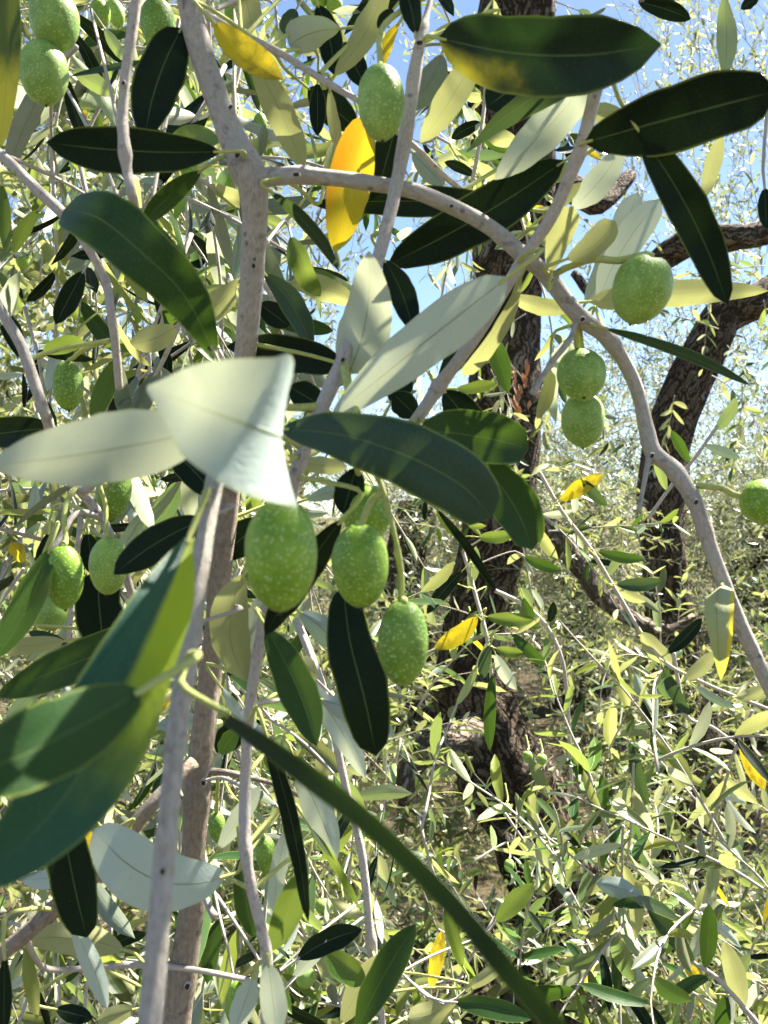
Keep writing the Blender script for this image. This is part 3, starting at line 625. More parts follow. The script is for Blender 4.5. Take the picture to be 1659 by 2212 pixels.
# right-hand side leaves on a twig that comes in over the top right corner
T2 = Branch('olive_twig', 'dark wiry twig with hanging leaves in the top right corner',
    [(1700, -50, .36, 12), (1640, -30, .36, 11), (1570, -20, .36, 10), (1480, -6, .36, 9), (1380, 2, .36, 8)], bark='rough', sides=10, seed=120, cat='twig')
T2.L(1565, -15, 1566, 168, 44, .33, 'L', m='m', bow=-4, twist=60)
T2.L(1378, 4, 1492, 42, 42, .36, 'U', m='k', bow=-4)
T2.L(1560, 285, 1520, 428, 38, .42, 'L', m='h', attach=(1570, -15, .36))
T2.L(1640, -10, 1600, 20, 26, .40, 'U', m='k')
T2.L(1652, 405, 1656, 495, 34, .34, 'U', m='k', attach=(1690, -45, .36))

# F: twig down the middle of the lower half
Fb = Branch('olive_twig', 'pale buff twig running down the lower centre beside the rough brown stem',
    [(600, 1210, .30, 18), (578, 1300, .30, 22), (560, 1390, .30, 23), (546, 1480, .30, 25), (535, 1580, .30, 25), (530, 1680, .30, 24), (528, 1770, .298, 26), (532, 1850, .296, 25), (548, 1940, .295, 24), (566, 2010, .295, 23), (577, 2070, .295, 24), (575, 2150, .295, 20), (570, 2260, .295, 20)],
    bark='twig', sides=16, rough=.05, knots=((.60, .015, .2),), seed=140, cat='twig')
Fb.L(0, 0, 0, 0, 130, .30, 'L', m='p', pts=[(488, 1892, .30), (430, 1908, .292), (350, 1905, .285), (270, 1862, .28), (202, 1792, .285)], a=.55, b=.4, fold=.1, roll=-10, attach=(529, 1845, .297), label='pale leaf underside with a notched blunt end')
Fb.L(528, 1238, 532, 1472, 96, .30, 'L', m='h', bow=34, twist=30, fold=.4, label='brownish-yellow curled leaf')
Fb.L(560, 1285, 515, 1450, 50, .31, 'L', m='p', bow=-4)
Fb.L(574, 1355, 684, 1612, 88, .285, 'U', m='g', bow=-10, dd=-.01, fold=.2)
Fb.L(0, 0, 0, 0, 114, .27, 'U', m='k', pts=[(742, 1262, .275), (755, 1380, .27), (790, 1520, .268), (812, 1632, .272)], a=.5, b=.45, fold=.15, attach=(700, 1200, .29), label='dark narrow leaf hanging point down between two olives')
Fb.L(648, 1322, 745, 1412, 58, .33, 'L', m='b', bow=-6)
Fb.L(690, 1510, 852, 1592, 62, .33, 'L', m='b', bow=-10)
Fb.L(640, 1450, 790, 1682, 54, .33, 'L', m='p', bow=-12, fold=.2)
Fb.L(685, 1470, 645, 1425, 48, .36, 'L', m='h', b=.3)
Fb.L(576, 1592, 666, 1992, 44, .28, 'U', m='k', bow=-12, roll=30, a=.4, b=.5)
Fb.L(640, 1650, 728, 1858, 66, .33, 'L', m='p', bow=-4)
Fb.L(668, 1785, 778, 1965, 26, .33, 'U', m='m', bow=-6, roll=40)
Fb.L(655, 1872, 584, 2055, 64, .31, 'U', m='m', bow=-4, fold=.2)
Fb.L(618, 1790, 590, 1985, 40, .32, 'L', m='p', bow=4)
Fb.L(520, 1850, 548, 2025, 54, .34, 'U', m='g', bow=4)
Fb.L(472, 1835, 562, 1698, 44, .35, 'L', m='p')
Fb.L(548, 2110, 505, 2230, 56, .30, 'L', m='p', attach=(575, 2070, .295))
Fb.L(580, 2080, 598, 2240, 62, .29, 'L', m='p', roll=10)
Fb.L(0, 0, 0, 0, 30, .31, 'L', m='p', pts=[(475, 1480, .33), (520, 1545, .32), (580, 1610, .315), (620, 1670, .32)], attach=(548, 1475, .30))
Fb.L(475, 1630, 512, 1575, 40, .36, 'U', m='g')

# G: rough brown slanting twig lower left
Gb = Branch('olive_twig', 'rough grey twig slanting up from the lower left corner',
    [(-40, 2090, .33, 36), (40, 2030, .33, 36), (120, 1960, .33, 33), (200, 1895, .335, 34), (265, 1815, .34, 33), (340, 1725, .345, 31), (420, 1645, .355, 28)], bark='rough', sides=14, seed=160, rough=.06, knots=((.3, .03, .15),), cat='twig')
Gb.L(135, 1770, 188, 2025, 98, .31, 'U', m='k', bow=4, a=.4, b=.4)
Gb.L(235, 1800, 120, 1868, 66, .32, 'U', m='y', label='half-hidden yellow leaf')
Gb.L(268, 2052, 55, 2030, 70, .35, 'L', m='h', bow=14, pm='green_stem', attach=(310, 2080, .35))
Gb.L(155, 1995, 232, 2180, 46, .33, 'L', m='p', bow=-6)
Gb.L(10, 2065, 8, 2235, 34, .28, 'U', m='k')
Gb.L(52, 2040, 80, 2200, 32, .34, 'U', m='h', twist=50)
Gb.side([(60, 2030, .33, 14), (95, 2090, .35, 13), (190, 2092, .36, 12), (300, 2085, .36, 13), (420, 2095, .365, 12), (540, 2118, .37, 12)], 'twig', 'side_twig')
Gb.L(120, 2180, 200, 2200, 40, .38, 'U', m='k')
Gb.L(290, 2180, 210, 2205, 40, .40, 'L', m='h')

# H: lower-centre pale twig and the leaves along the bottom edge
H = Branch('olive_twig', 'thin sunlit twig with nodes behind the edge-on blade at the lower centre',
    [(640, 1340, .52, 18), (665, 1400, .51, 19), (690, 1470, .50, 19), (725, 1600, .50, 17), (752, 1725, .50, 17), (772, 1800, .50, 18), (785, 1870, .50, 18), (797, 1990, .50, 18), (805, 2060, .50, 20), (820, 2160, .50, 16), (830, 2260, .50, 15)], bark='twig', sides=12, seed=180, knots=((.18, .03, .2), (.76, .02, .4)), cat='twig')
H.L(642, 2072, 782, 2008, 54, .44, 'U', m='k', bow=-8)
H.L(634, 2112, 706, 2030, 34, .44, 'L', m='p')
H.L(790, 2125, 702, 2058, 60, .46, 'U', m='m')
H.L(735, 2212, 832, 2058, 58, .46, 'L', m='h', bow=-4)
H.L(770, 2225, 898, 1996, 72, .36, 'U', m='g', bow=-6, attach=(815, 2200, .50))
H.L(985, 2160, 880, 2200, 56, .46, 'L', m='h', bow=-10, b=.4)
H.L(980, 2164, 1148, 2202, 44, .44, 'U', m='g', bow=-4)
H.L(1000, 2142, 1112, 2068, 28, .46, 'L', m='h')
H.L(1000, 2090, 960, 1960, 30, .52, 'U', m='m')
H.L(930, 2140, 955, 2010, 34, .54, 'L', m='y')
H.L(1070, 1992, 1152, 1908, 42, .55, 'U', m='m')

knots(Cb, [(906, 94, .2865, 9, 10), (741, 778, .2615, 7, 60)])
knots(E, [(267, 180, .2685, 6, 80), (281, 415, .2675, 5, 80)])
# ------------------------------------------------------------------ the olives
olive(118, 45, 105, 128, 'pale olive in the top left corner, upper of a touching pair', tilt=8, m='olb', stalk=[(115, -40, .33), (130, -90, .33)])
olive(95, 158, 102, 136, 'pale olive in the top left corner, lower of a touching pair', tilt=4, m='olb', d=.335, stalk=[(100, 60, .35), (110, -60, .34)])
olive(217, 29, 43, 61, 'small olive near the top left with a paler twin behind it', tilt=6, stalk=[(212, -30, .70), (214, -60, .70)])
olive(250, 28, 38, 60, 'small pale olive half hidden behind its twin near the top left', tilt=14, m='olb', d=.74, stalk=[(240, -40, .74), (240, -70, .74)])
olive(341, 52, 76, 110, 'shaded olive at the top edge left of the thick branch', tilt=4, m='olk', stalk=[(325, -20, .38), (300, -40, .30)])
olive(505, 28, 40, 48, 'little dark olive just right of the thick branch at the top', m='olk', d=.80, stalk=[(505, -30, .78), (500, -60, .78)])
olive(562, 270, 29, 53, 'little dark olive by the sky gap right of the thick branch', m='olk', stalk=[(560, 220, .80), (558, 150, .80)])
olive(824, 222, 102, 160, 'upright olive against the orange leaf', tilt=2, m='olb', stalk=[(822, 142, .28), (826, 60, .29), (900, 0, .296)])
olive(1386, 625, 125, 148, 'plump olive at the right hanging on a yellow stalk', tilt=-14, m='olb', d=.295, lean=20, stalk=[(1335, 563, .298), (1280, 560, .30), (1210, 585, .31), (1196, 604, .312)], stalk_w=1.7)
olive(1256, 809, 104, 114, 'upper of two stacked olives under the arching arm', m='olb', d=.325, lean=-25, stalk=[(1247, 745, .322), (1245, 715, .318), (1248, 690, .315)], stalk_w=1.6)
olive(1259, 907, 93, 118, 'lower of two stacked olives under the arching arm', m='olb', d=.342, stalk=[(1262, 840, .345), (1258, 760, .33), (1250, 695, .316)])
olive(1648, 1085, 100, 92, 'olive cut off by the right edge on a pale yellow stalk', tilt=-60, d=.32, m='ol', stalk=[(1598, 1072, .322), (1560, 1055, .326), (1505, 1048, .33)], stalk_w=1.8, scar=False)
olive(607, 1198, 156, 242, 'largest bright green olive at the centre, below the folded pale leaf', tilt=-1, d=.19, stalk=[(600, 1070, .195), (612, 1000, .22), (640, 985, .262)])
olive(778, 1221, 123, 180, 'speckled olive right of the largest one', tilt=2, stalk=[(782, 1130, .24), (800, 1085, .243), (826, 1062, .243)])
olive(792, 1108, 104, 124, 'olive half hidden behind the bluish-green leaf and another olive', tilt=-4, d=.29, m='ol', stalk=[(780, 1040, .29), (760, 960, .27), (752, 850, .256)])
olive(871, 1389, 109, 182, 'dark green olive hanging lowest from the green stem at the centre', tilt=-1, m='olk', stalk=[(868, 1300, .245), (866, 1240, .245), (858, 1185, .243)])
olive(139, 1246, 83, 138, 'speckled olive of a pair at the left on a yellow hooked stalk', tilt=2, m='ol', stalk=[(142, 1170, .325), (140, 1100, .33), (165, 1052, .34), (190, 1040, .345)])
olive(235, 1221, 83, 124, 'paler olive of a pair at the left, beside the dark leaf tip', tilt=-4, d=.34, m='olb', stalk=[(230, 1150, .345), (228, 1095, .35), (215, 1050, .35)])
olive(107, 1322, 80, 80, 'olive peeping out below the left pair', m='olb', d=.40, stalk=[(110, 1280, .40), (130, 1180, .38), (160, 1110, .36)])
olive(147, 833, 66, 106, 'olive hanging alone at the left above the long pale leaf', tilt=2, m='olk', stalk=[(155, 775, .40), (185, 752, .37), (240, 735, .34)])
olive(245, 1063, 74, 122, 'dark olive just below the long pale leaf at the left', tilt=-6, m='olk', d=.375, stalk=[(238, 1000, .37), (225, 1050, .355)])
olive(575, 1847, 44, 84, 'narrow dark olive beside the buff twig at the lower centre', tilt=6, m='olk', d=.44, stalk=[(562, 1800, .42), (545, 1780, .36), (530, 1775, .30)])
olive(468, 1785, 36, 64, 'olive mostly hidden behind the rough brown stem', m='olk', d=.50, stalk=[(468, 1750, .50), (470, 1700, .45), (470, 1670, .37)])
olive(515, 2165, 56, 98, 'yellowish olive at the bottom edge left of centre', tilt=-8, d=.43, m='ol', stalk=[(520, 2115, .42), (560, 2080, .34), (576, 2070, .296)])
SM = 'small blurred olive among the sunlit leaves of the left-hand foliage'
for q in ((49, 562, 28, 38), (485, 578, 34, 46), (513, 567, 28, 46), (292, 677, 35, 46), (490, 732, 40, 46), (375, 246, 30, 50), (500, 393, 30, 62), (500, 442, 32, 44), (384, 262, 24, 40), (345, 770, 30, 60), (722, 10, 36, 36), (690, 0, 36, 30), (445, 610, 36, 36)):
    d = .0205 * F / max(q[3], 40)
    olive(q[0], q[1], q[2], q[3], SM, group='small olives in the left-hand foliage', d=d, m='ol', stalk=[(q[0] + 2, q[1] - q[3] * .8, d + .01), (q[0] + 6, q[1] - q[3] * 1.6, d + .02)], scar=False)
SM2 = 'small pale olive in the sunlit tangle along the bottom'
for q in ((695, 1957, 28, 32), (740, 1970, 40, 34), (762, 1975, 30, 32), (625, 2088, 26, 40), (660, 2110, 44, 46), (595, 2065, 26, 34), (1017, 1365, 24, 30), (1003, 1385, 22, 24), (1140, 1635, 22, 26), (1170, 1640, 24, 24), (1095, 1750, 20, 32), (1100, 1870, 22, 28), (1425, 2000, 22, 40)):
    d = .019 * F / max(q[3], 32)
    olive(q[0], q[1], q[2], q[3], SM2, group='small olives along the bottom', d=min(d, 1.0), m='olb', stalk=[(q[0] + 2, q[1] - q[3] * .8, min(d, 1.0) + .01), (q[0] - 4, q[1] - q[3] * 1.8, min(d, 1.0) + .02)], scar=False)
# ------------------------------------------------------------------ ground
def ground_mat():
    g = G('dry_ground')
    p = g.n('TexCoord').outputs['Object']
    a = g.noise(p, 1.3, 4.0); b = g.noise(p, 30.0, 5.0, 0.7); c = g.noise(p, 140.0, 3.0, 0.7)
    col = g.mix(g.step(a, 0.35, 0.7), (0.07, 0.055, 0.035), (0.12, 0.10, 0.05))
    col = g.mix(g.step(b, 0.45, 0.7), col, (0.18, 0.15, 0.09))
    col = g.mix(g.step(c, 0.5, 0.7, 0, 0.6), col, (0.09, 0.07, 0.04))
    return g.done(g.bsdf(col, 0.95, g.bump(g.math('ADD', b, c), 0.9, 0.03), 0.1))
n = 60; gv, gf = [], []
xs = [-90 * abs(1 - 2 * i / n) ** 2.2 * (1 if i < n / 2 else -1) for i in range(n + 1)]
for j in range(n + 1):
    for i in range(n + 1):
        x, y = xs[i], xs[j]
        r = math.hypot(x, y)
        gv.append((x, y, 0.07 * noise.noise(Vector((x * .5, y * .5, 0))) + 0.02 * noise.noise(Vector((x * 2.5, y * 2.5, 3))) - 0.05 + max(0, r - 12) * 0.012))
for j in range(n):
    for i in range(n):
        k = j * (n + 1) + i; gf.append((k, k + 1, k + n + 2, k + n + 1))
gr = link('ground', mesh('ground', gv, gf, ground_mat())); tag(gr, 'dry litter-covered earth of the olive grove', None, None, 'structure')

# ------------------------------------------------------------------ shoots in bulk
def unit(a): return a / (np.linalg.norm(a, axis=-1, keepdims=True) + 1e-12)
def shoots(rng, p0, d0, length, K, droop, leaf, upmix=0.55, wob=0.25, open_=(0.6, 1.05)):
    """S shoots with K nodes of opposite leaves: stem points (S,K+1,3) and leaf pos, axis, upper-side normal, length"""
    S = len(p0); d = unit(d0); pts = [p0]; dirs = []
    drift = rng.normal(0, wob, (S, 3))
    for k in range(K):
        d = unit(d + np.array([0, 0, -1.0]) * (droop / K)[:, None] + drift / K + rng.normal(0, wob * .25, (S, 3)))
        pts.append(pts[-1] + d * (length / K)[:, None]); dirs.append(d)
    pts = np.stack(pts, 1); dirs = np.stack(dirs, 1)
    side = unit(np.cross(dirs, rng.normal(0, 1, (S, 1, 3)) + np.array([0.2, 0.1, 1.0]))); oth = np.cross(dirs, side)
    ang = (np.arange(K) * math.pi / 2)[None, :, None] + rng.normal(0, .3, (S, K, 1)) + rng.uniform(0, 6.28, (S, 1, 1))
    e = side * np.cos(ang) + oth * np.sin(ang)
    out = []
    for sg in (1, -1):
        keep = rng.random((S, K)) > 0.12
        a = rng.uniform(*open_, (S, K, 1))
        ax = unit(dirs * np.cos(a) + sg * e * np.sin(a) + rng.normal(0, .16, (S, K, 3)) + np.array([0, 0, -.12]))
        nz = dirs * np.sin(a) - sg * e * np.cos(a)
        nz = unit(unit(nz) * (1 - upmix) + np.array([0, 0, 1.0]) * upmix + rng.normal(0, .25, (S, K, 3)))
        nz = unit(nz - ax * (nz * ax).sum(-1, keepdims=True))
        ln = leaf[:, None] * rng.uniform(.65, 1.2, (S, K)) * (1 - .45 * (np.arange(K) / K)[None, :] ** 2)
        out.append((pts[:, 1:][keep], ax[keep], nz[keep], ln[keep], np.broadcast_to(np.arange(S)[:, None], (S, K))[keep]))
    return pts, tuple(np.concatenate([o[i] for o in out]) for i in range(5))

T8 = np.array([[0, 0, 0], [-.8, .28, .16], [0, .28, .0], [.8, .28, .16], [-.82, .66, .08], [0, .66, -.08], [.82, .66, .08], [0, 1, -.22]])
F8 = [(0, 2, 1), (0, 3, 2), (1, 2, 5, 4), (2, 3, 6, 5), (4, 5, 7), (5, 6, 7)]
T4 = np.array([[0, 0, 0], [-.95, .45, .05], [.95, .45, .05], [0, 1, -.12]]); F4 = [(0, 2, 1), (1, 2, 3)]

def leaf_mass(name, lv, mat, rng, parent=None, small=False, ratio=.115, loc=None):
    pos, ax, nz, ln, _ = lv
    T, Fc = (T4, F4) if small else (T8, F8)
    N, V = len(pos), len(T)
    x = np.cross(ax, nz); hw = ln * ratio * rng.uniform(.8, 1.25, N)
    v = pos[:, None] + x[:, None] * (hw[:, None] * T[:, 0])[..., None] + ax[:, None] * (ln[:, None] * T[:, 1])[..., None] + nz[:, None] * (hw[:, None] * T[:, 2] * 1.0 * np.where(T[:, 1] == 1, 2.2, 1))[..., None]
    me = bpy.data.meshes.new(name)
    me.vertices.add(N * V); me.vertices.foreach_set('co', v.astype(np.float32).ravel())
    sizes = np.array([len(f) for f in Fc]); idx = np.concatenate([np.array(f) for f in Fc])
    loops = (idx[None] + (np.arange(N) * V)[:, None]).ravel()
    me.loops.add(len(loops)); me.loops.foreach_set('vertex_index', loops.astype(np.int32))
    st = np.concatenate([[0], np.cumsum(sizes)[:-1]])
    me.polygons.add(N * len(Fc)); me.polygons.foreach_set('loop_start', (st[None] + (np.arange(N) * len(idx))[:, None]).ravel().astype(np.int32))
    me.polygons.foreach_set('loop_total', np.tile(sizes, N).astype(np.int32))
    me.polygons.foreach_set('use_smooth', np.ones(N * len(Fc), dtype=bool))
    uv = np.stack([T[idx][:, 0] * .5 + .5, T[idx][:, 1]], 1)
    me.uv_layers.new(name='UVMap').data.foreach_set('uv', np.tile(uv, (N, 1)).astype(np.float32).ravel())
    at = me.attributes.new('lv', 'FLOAT', 'POINT'); at.data.foreach_set('value', np.repeat(rng.random(N), V).astype(np.float32))
    me.materials.append(mat); me.update(calc_edges=True); me.validate()
    o = link(name, me, parent); o['kind'] = 'stuff'
    return o

def twig_mass(name, pts, r0, mat, parent=None):
    """thin three-sided stems for shoots (S,K,3)"""
    S, K, _ = pts.shape
    t = unit(np.gradient(pts, axis=1)); e = unit(np.cross(t, np.array([.3, .9, .2]))); f = np.cross(t, e)
    r = (r0[:, None] * np.linspace(1, .35, K)[None])[..., None]
    ring = np.stack([pts + r * (math.cos(a) * e + math.sin(a) * f) for a in (0, 2.094, 4.189)], 2)
    i = np.arange(S * K * 3).reshape(S, K, 3)
    q = np.stack([np.stack([i[:, :-1, j], i[:, :-1, (j + 1) % 3], i[:, 1:, (j + 1) % 3], i[:, 1:, j]], -1) for j in range(3)], 2).reshape(-1, 4)
    me = bpy.data.meshes.new(name); me.vertices.add(S * K * 3); me.vertices.foreach_set('co', ring.astype(np.float32).ravel())
    me.loops.add(q.size); me.loops.foreach_set('vertex_index', q.ravel().astype(np.int32))
    me.polygons.add(len(q)); me.polygons.foreach_set('loop_start', np.arange(0, q.size, 4, dtype=np.int32)); me.polygons.foreach_set('loop_total', np.full(len(q), 4, dtype=np.int32))
    me.polygons.foreach_set('use_smooth', np.ones(len(q), dtype=bool))
    me.materials.append(mat); me.update(calc_edges=True); me.validate()
    o = link(name, me, parent); o['kind'] = 'stuff'; return o

def cull(p0, keepout):
    m = np.ones(len(p0), dtype=bool)
    for f in keepout: m &= ~f(p0)
    return m

M['bulk_twig'] = plain('bulk_twig_bark', (0.38, 0.32, 0.25))
M['far_twig'] = plain('far_twig_bark', (0.20, 0.16, 0.12))

def px_of(p): return 829.5 + p[:, 0] / p[:, 1] * F, 1106 - (p[:, 2] - CAM.z) / p[:, 1] * F

def fill(rng, n, lo, hi, accept=None):
    p = rng.uniform(lo, hi, (n, 3))
    if accept is not None: p = p[accept(p)]
    return p

def clump(p, scale, thr, seed):
    return np.array([noise.noise(Vector((q[0] * scale + seed, q[1] * scale, q[2] * scale))) > thr for q in p])

def crown(rng, parent, p0, d0, length, K, droop, leaf, mat, small=False, upmix=.55, twig=.0012, twigmat='bulk_twig', ratio=.115):
    S = len(p0)
    pts, lv = shoots(rng, p0, d0, rng.uniform(*length, S), K, rng.uniform(*droop, S), rng.uniform(*leaf, S), upmix)
    leaf_mass('crown', lv, M[mat], rng, parent, small, ratio)
    twig_mass('twigs', pts, rng.uniform(.7, 1.4, S) * twig, M[twigmat], parent)

def tree_root(label, loc):
    t = link('olive_tree', None, None, loc); tag(t, label, 'tree'); return t
def trunk_part(root, rows, name='trunk', sides=40, ridges=6, amp=.12, seed=1, n=None, mat='trunk', rough=.08):
    pts = [(*P(r[0], r[1], r[2]), r[3] * .5 * r[2] / F) for r in rows]
    o = root.location
    return link(name, tube(name, [(p[0] - o.x, p[1] - o.y, p[2] - o.z, p[3]) for p in pts], M[mat], sides=sides, rough=rough, seed=seed, ridges=ridges, ridge_amp=amp, n=n), root)

def at_origin(o, root):      # bulk meshes are made in world coordinates
    o.location = -root.location

rng = np.random.default_rng(7)

# ---- centre tree, 2.6 m away: twisted trunk
M['limb'] = trunk_mat('pale_limb_bark', (0.20, 0.155, 0.11), (0.36, 0.29, 0.22), (0.30, 0.27, 0.23))
ct = tree_root('old olive tree with a twisted dark trunk right of centre', P(1230, 2190, 2.6))
trunk_part(ct, [(1130, -160, 2.6, 146), (1115, 60, 2.6, 159), (1105, 250, 2.6, 172), (1110, 420, 2.6, 167), (1098, 620, 2.6, 141), (1092, 800, 2.6, 141), (1085, 960, 2.6, 141), (1072, 1120, 2.6, 129), (1040, 1300, 2.6, 129), (1010, 1450, 2.6, 137), (1040, 1580, 2.6, 163), (1120, 1720, 2.6, 172), (1180, 1850, 2.6, 180), (1215, 2000, 2.6, 206), (1225, 2200, 2.6, 275)], n=150, seed=3)
trunk_part(ct, [(1120, 1100, 2.58, 66), (1190, 1150, 2.55, 56), (1240, 1205, 2.52, 46), (1300, 1290, 2.5, 38), (1360, 1335, 2.5, 32), (1440, 1362, 2.5, 26), (1500, 1330, 2.5, 14)], 'limb', 20, 4, .10, 5, mat='limb')
trunk_part(ct, [(1030, 1570, 2.56, 90), (985, 1595, 2.45, 70), (920, 1620, 2.35, 60), (885, 1665, 2.3, 52), (880, 1740, 2.25, 40)], 'limb', 20, 4, .10, 6, mat='limb')
trunk_part(ct, [(1130, 430, 2.6, 80), (1215, 400, 2.65, 60), (1290, 440, 2.7, 45), (1360, 380, 2.8, 30)], 'limb', 16, 4, .10, 8)
trunk_part(ct, [(1100, 1650, 2.55, 70), (1010, 1680, 2.5, 46), (1080, 1800, 2.45, 40), (1130, 1850, 2.4, 30)], 'limb', 16, 4, .10, 9)
# dried leaves caught on the trunk
for k in range(18):
    r_ = random.Random(k)
    x, y = 1122 + r_.uniform(-24, 24), 775 + k * 6
    b = P(x, y, 2.44)
    v = []
    L_, W_ = r_.uniform(.03, .05), r_.uniform(.004, .007)
    a = Vector((r_.uniform(-.35, .35), -.25 + r_.uniform(-.2, .2), -1)).normalized(); c_ = a.cross(Vector((r_.uniform(-.5, .5), 1, 0))).normalized(); z_ = a.cross(c_)
    for t, w_ in ((0, .15), (.3, 1), (.65, .85), (1, .05)):
        for u in (-1, 0, 1): v.append(b - ct.location + a * (L_ * t) + c_ * (W_ * w_ * u) + z_ * (W_ * (.5 * abs(u) * w_ + .8 * t * t)))
    link('dried_leaf', mesh('dried_leaf', v, [(i * 3 + j, i * 3 + j + 1, i * 3 + j + 4, i * 3 + j + 3) for i in range(3) for j in range(2)], M['dry'], [((i % 3) * .5, (i // 3) / 3) for i in range(12)]), ct)

# ---- right tree, 3.8 m away
rt = tree_root('dark-trunked olive tree at the right with a limb bent to the edge', P(1470, 1836, 3.8))
trunk_part(rt, [(1720, 590, 3.8, 56), (1640, 648, 3.8, 67), (1560, 680, 3.8, 79), (1520, 755, 3.8, 82), (1470, 860, 3.8, 89), (1440, 960, 3.8, 89), (1428, 1100, 3.8, 86), (1436, 1250, 3.8, 92), (1450, 1400, 3.8, 101), (1460, 1600, 3.8, 111), (1470, 1850, 3.8, 163)], n=130, seed=11)
trunk_part(rt, [(1720, 490, 3.6, 44), (1600, 512, 3.6, 52), (1500, 520, 3.65, 58), (1430, 560, 3.7, 52), (1380, 610, 3.75, 40), (1300, 650, 3.8, 26), (1240, 590, 3.9, 16)], 'limb', 20, 4, .12, 12)
trunk_part(rt, [(1535, 1500, 3.0, 30), (1528, 1600, 3.0, 44), (1522, 1700, 3.0, 46), (1510, 1800, 3.0, 50), (1490, 2060, 3.0, 60)], 'limb', 18, 4, .1, 13, mat='limb')
trunk_part(rt, [(1528, 1640, 3.0, 36), (1560, 1690, 2.95, 36), (1600, 1715, 2.9, 38), (1622, 1765, 2.9, 38), (1618, 1830, 2.9, 36), (1590, 1870, 2.9, 30), (1560, 1950, 2.9, 22)], 'limb', 18, 4, .1, 14, mat='limb')
trunk_part(rt, [(1612, 1840, 2.9, 30), (1650, 1850, 2.9, 26), (1720, 1880, 2.9, 22)], 'limb', 14, 4, .1, 15, mat='limb')

# ---- the tree that the foreground branches belong to: foliage left and below, shading foliage added overhead
nt_ = tree_root('nearest olive tree, its sunlit foliage filling the left side and the bottom', Vector((-1.3, 1.7, 0)))
trunk_part(nt_, [(-640, 1106 + 1.45 * F / 1.7, 1.7, 300), (-650, 2300, 1.7, 260), (-600, 1800, 1.7, 240), (-620, 1200, 1.7, 230), (-560, 600, 1.7, 190), (-420, 0, 1.7, 150), (-250, -700, 1.6, 110), (0, -1400, 1.2, 90)], n=90, seed=21)
def lefty(p):
    x, y = px_of(p)
    edge = 530 + 60 * np.sin(p[:, 2] * 9) + 60 * np.sin(p[:, 2] * 23 + 1)
    return (x < edge)
p = fill(rng, 8000, (-2.2, .95, -.05), (.1, 3.0, 3.4), lefty)
x, y = px_of(p)
p = p[(x > -350) & (y > -500) & (y < 2600)]
p = p[clump(p, 2.6, -.15, 1.0)]
d0 = rng.normal(0, .55, p.shape) + np.array([.15, -.15, -.35])
crown(rng, nt_, p, d0, (.14, .34), 9, (.4, 1.5), (.036, .056), 'c', twig=.0011, upmix=.3, ratio=.145)
print('left shoots', len(p))
def lowy(p):
    x, y = px_of(p)
    return (x > 380) & (x < 1850) & (y > 1380 + 130 * np.sin(p[:, 0] * 3.1) + rng.uniform(-1, 1, len(p)) * 160) & (y < 2700)
p = fill(rng, 6800, (-.6, 1.25, .0), (1.9, 3.4, 1.45), lowy)
x, y = px_of(p); p = p[~((x > 890) & (x < 1300) & (y > 1330) & (y < 1990) & (p[:, 1] < 2.75) & (rng.random(len(p)) < .93))]
x, y = px_of(p); p = p[~((x > 1470) & (y > 1480) & (y < 1890) & (p[:, 1] < 2.95) & (rng.random(len(p)) < .8))]
p = p[clump(p, 2.6, .0, 5.0)]
d0 = rng.normal(0, .5, p.shape) + np.array([0, 0, .35])
crown(rng, nt_, p, d0, (.12, .30), 9, (.2, 1.6), (.037, .057), 'c', twig=.0012, upmix=.25, ratio=.15)
print('low shoots', len(p))
# more of the same foliage deeper in
p = fill(rng, 3600, (-3.2, 2.9, .3), (-.2, 4.4, 4.2), lambda q: (px_of(q)[0] < 590) & (px_of(q)[0] > -300) & (px_of(q)[1] > -300))
p = p[clump(p, 1.8, -.15, 4.0)]
crown(rng, nt_, p, rng.normal(0, .55, p.shape) + np.array([0, 0, -.2]), (.2, .4), 9, (.2, 1.2), (.042, .062), 'c', upmix=.3, ratio=.145)
# unseen, added to shade the foreground: twigs overhead and the canopy above them
def shade_canopy(seed):
    rng = np.random.default_rng(seed); before = set(nt_.children)
    p = fill(rng, 330, (-.1, .12, 1.6), (.5, .75, 2.15), lambda q: q[:, 2] > CAM.z + .62 * q[:, 1] + .14)
    p = p[clump(p, 7.0, .05, seed * 1.7)]
    crown(rng, nt_, p, rng.normal(0, .6, p.shape) + np.array([.4, .1, .2]), (.1, .2), 6, (-.2, .2), (.045, .06), 'c', upmix=.3, ratio=.145)
    p = fill(rng, 3000, (-1.2, -1.0, 2.1), (2.4, 2.2, 3.5), lambda q: q[:, 2] > CAM.z + .62 * np.maximum(q[:, 1], 0) + .45)
    p = p[clump(p, 1.9, SHADE_CANOPY, seed * 2.3)]
    crown(rng, nt_, p, rng.normal(0, .6, p.shape) + np.array([.2, .1, -.3]), (.18, .38), 8, (.2, 1.2), (.04, .06), 'c', twig=.0016)
    return [o for o in nt_.children if o not in before]
shade_canopy(SHADE_CANOPY_SEED)
for o in list(nt_.children):
    if o.get('kind') == 'stuff': at_origin(o, nt_)

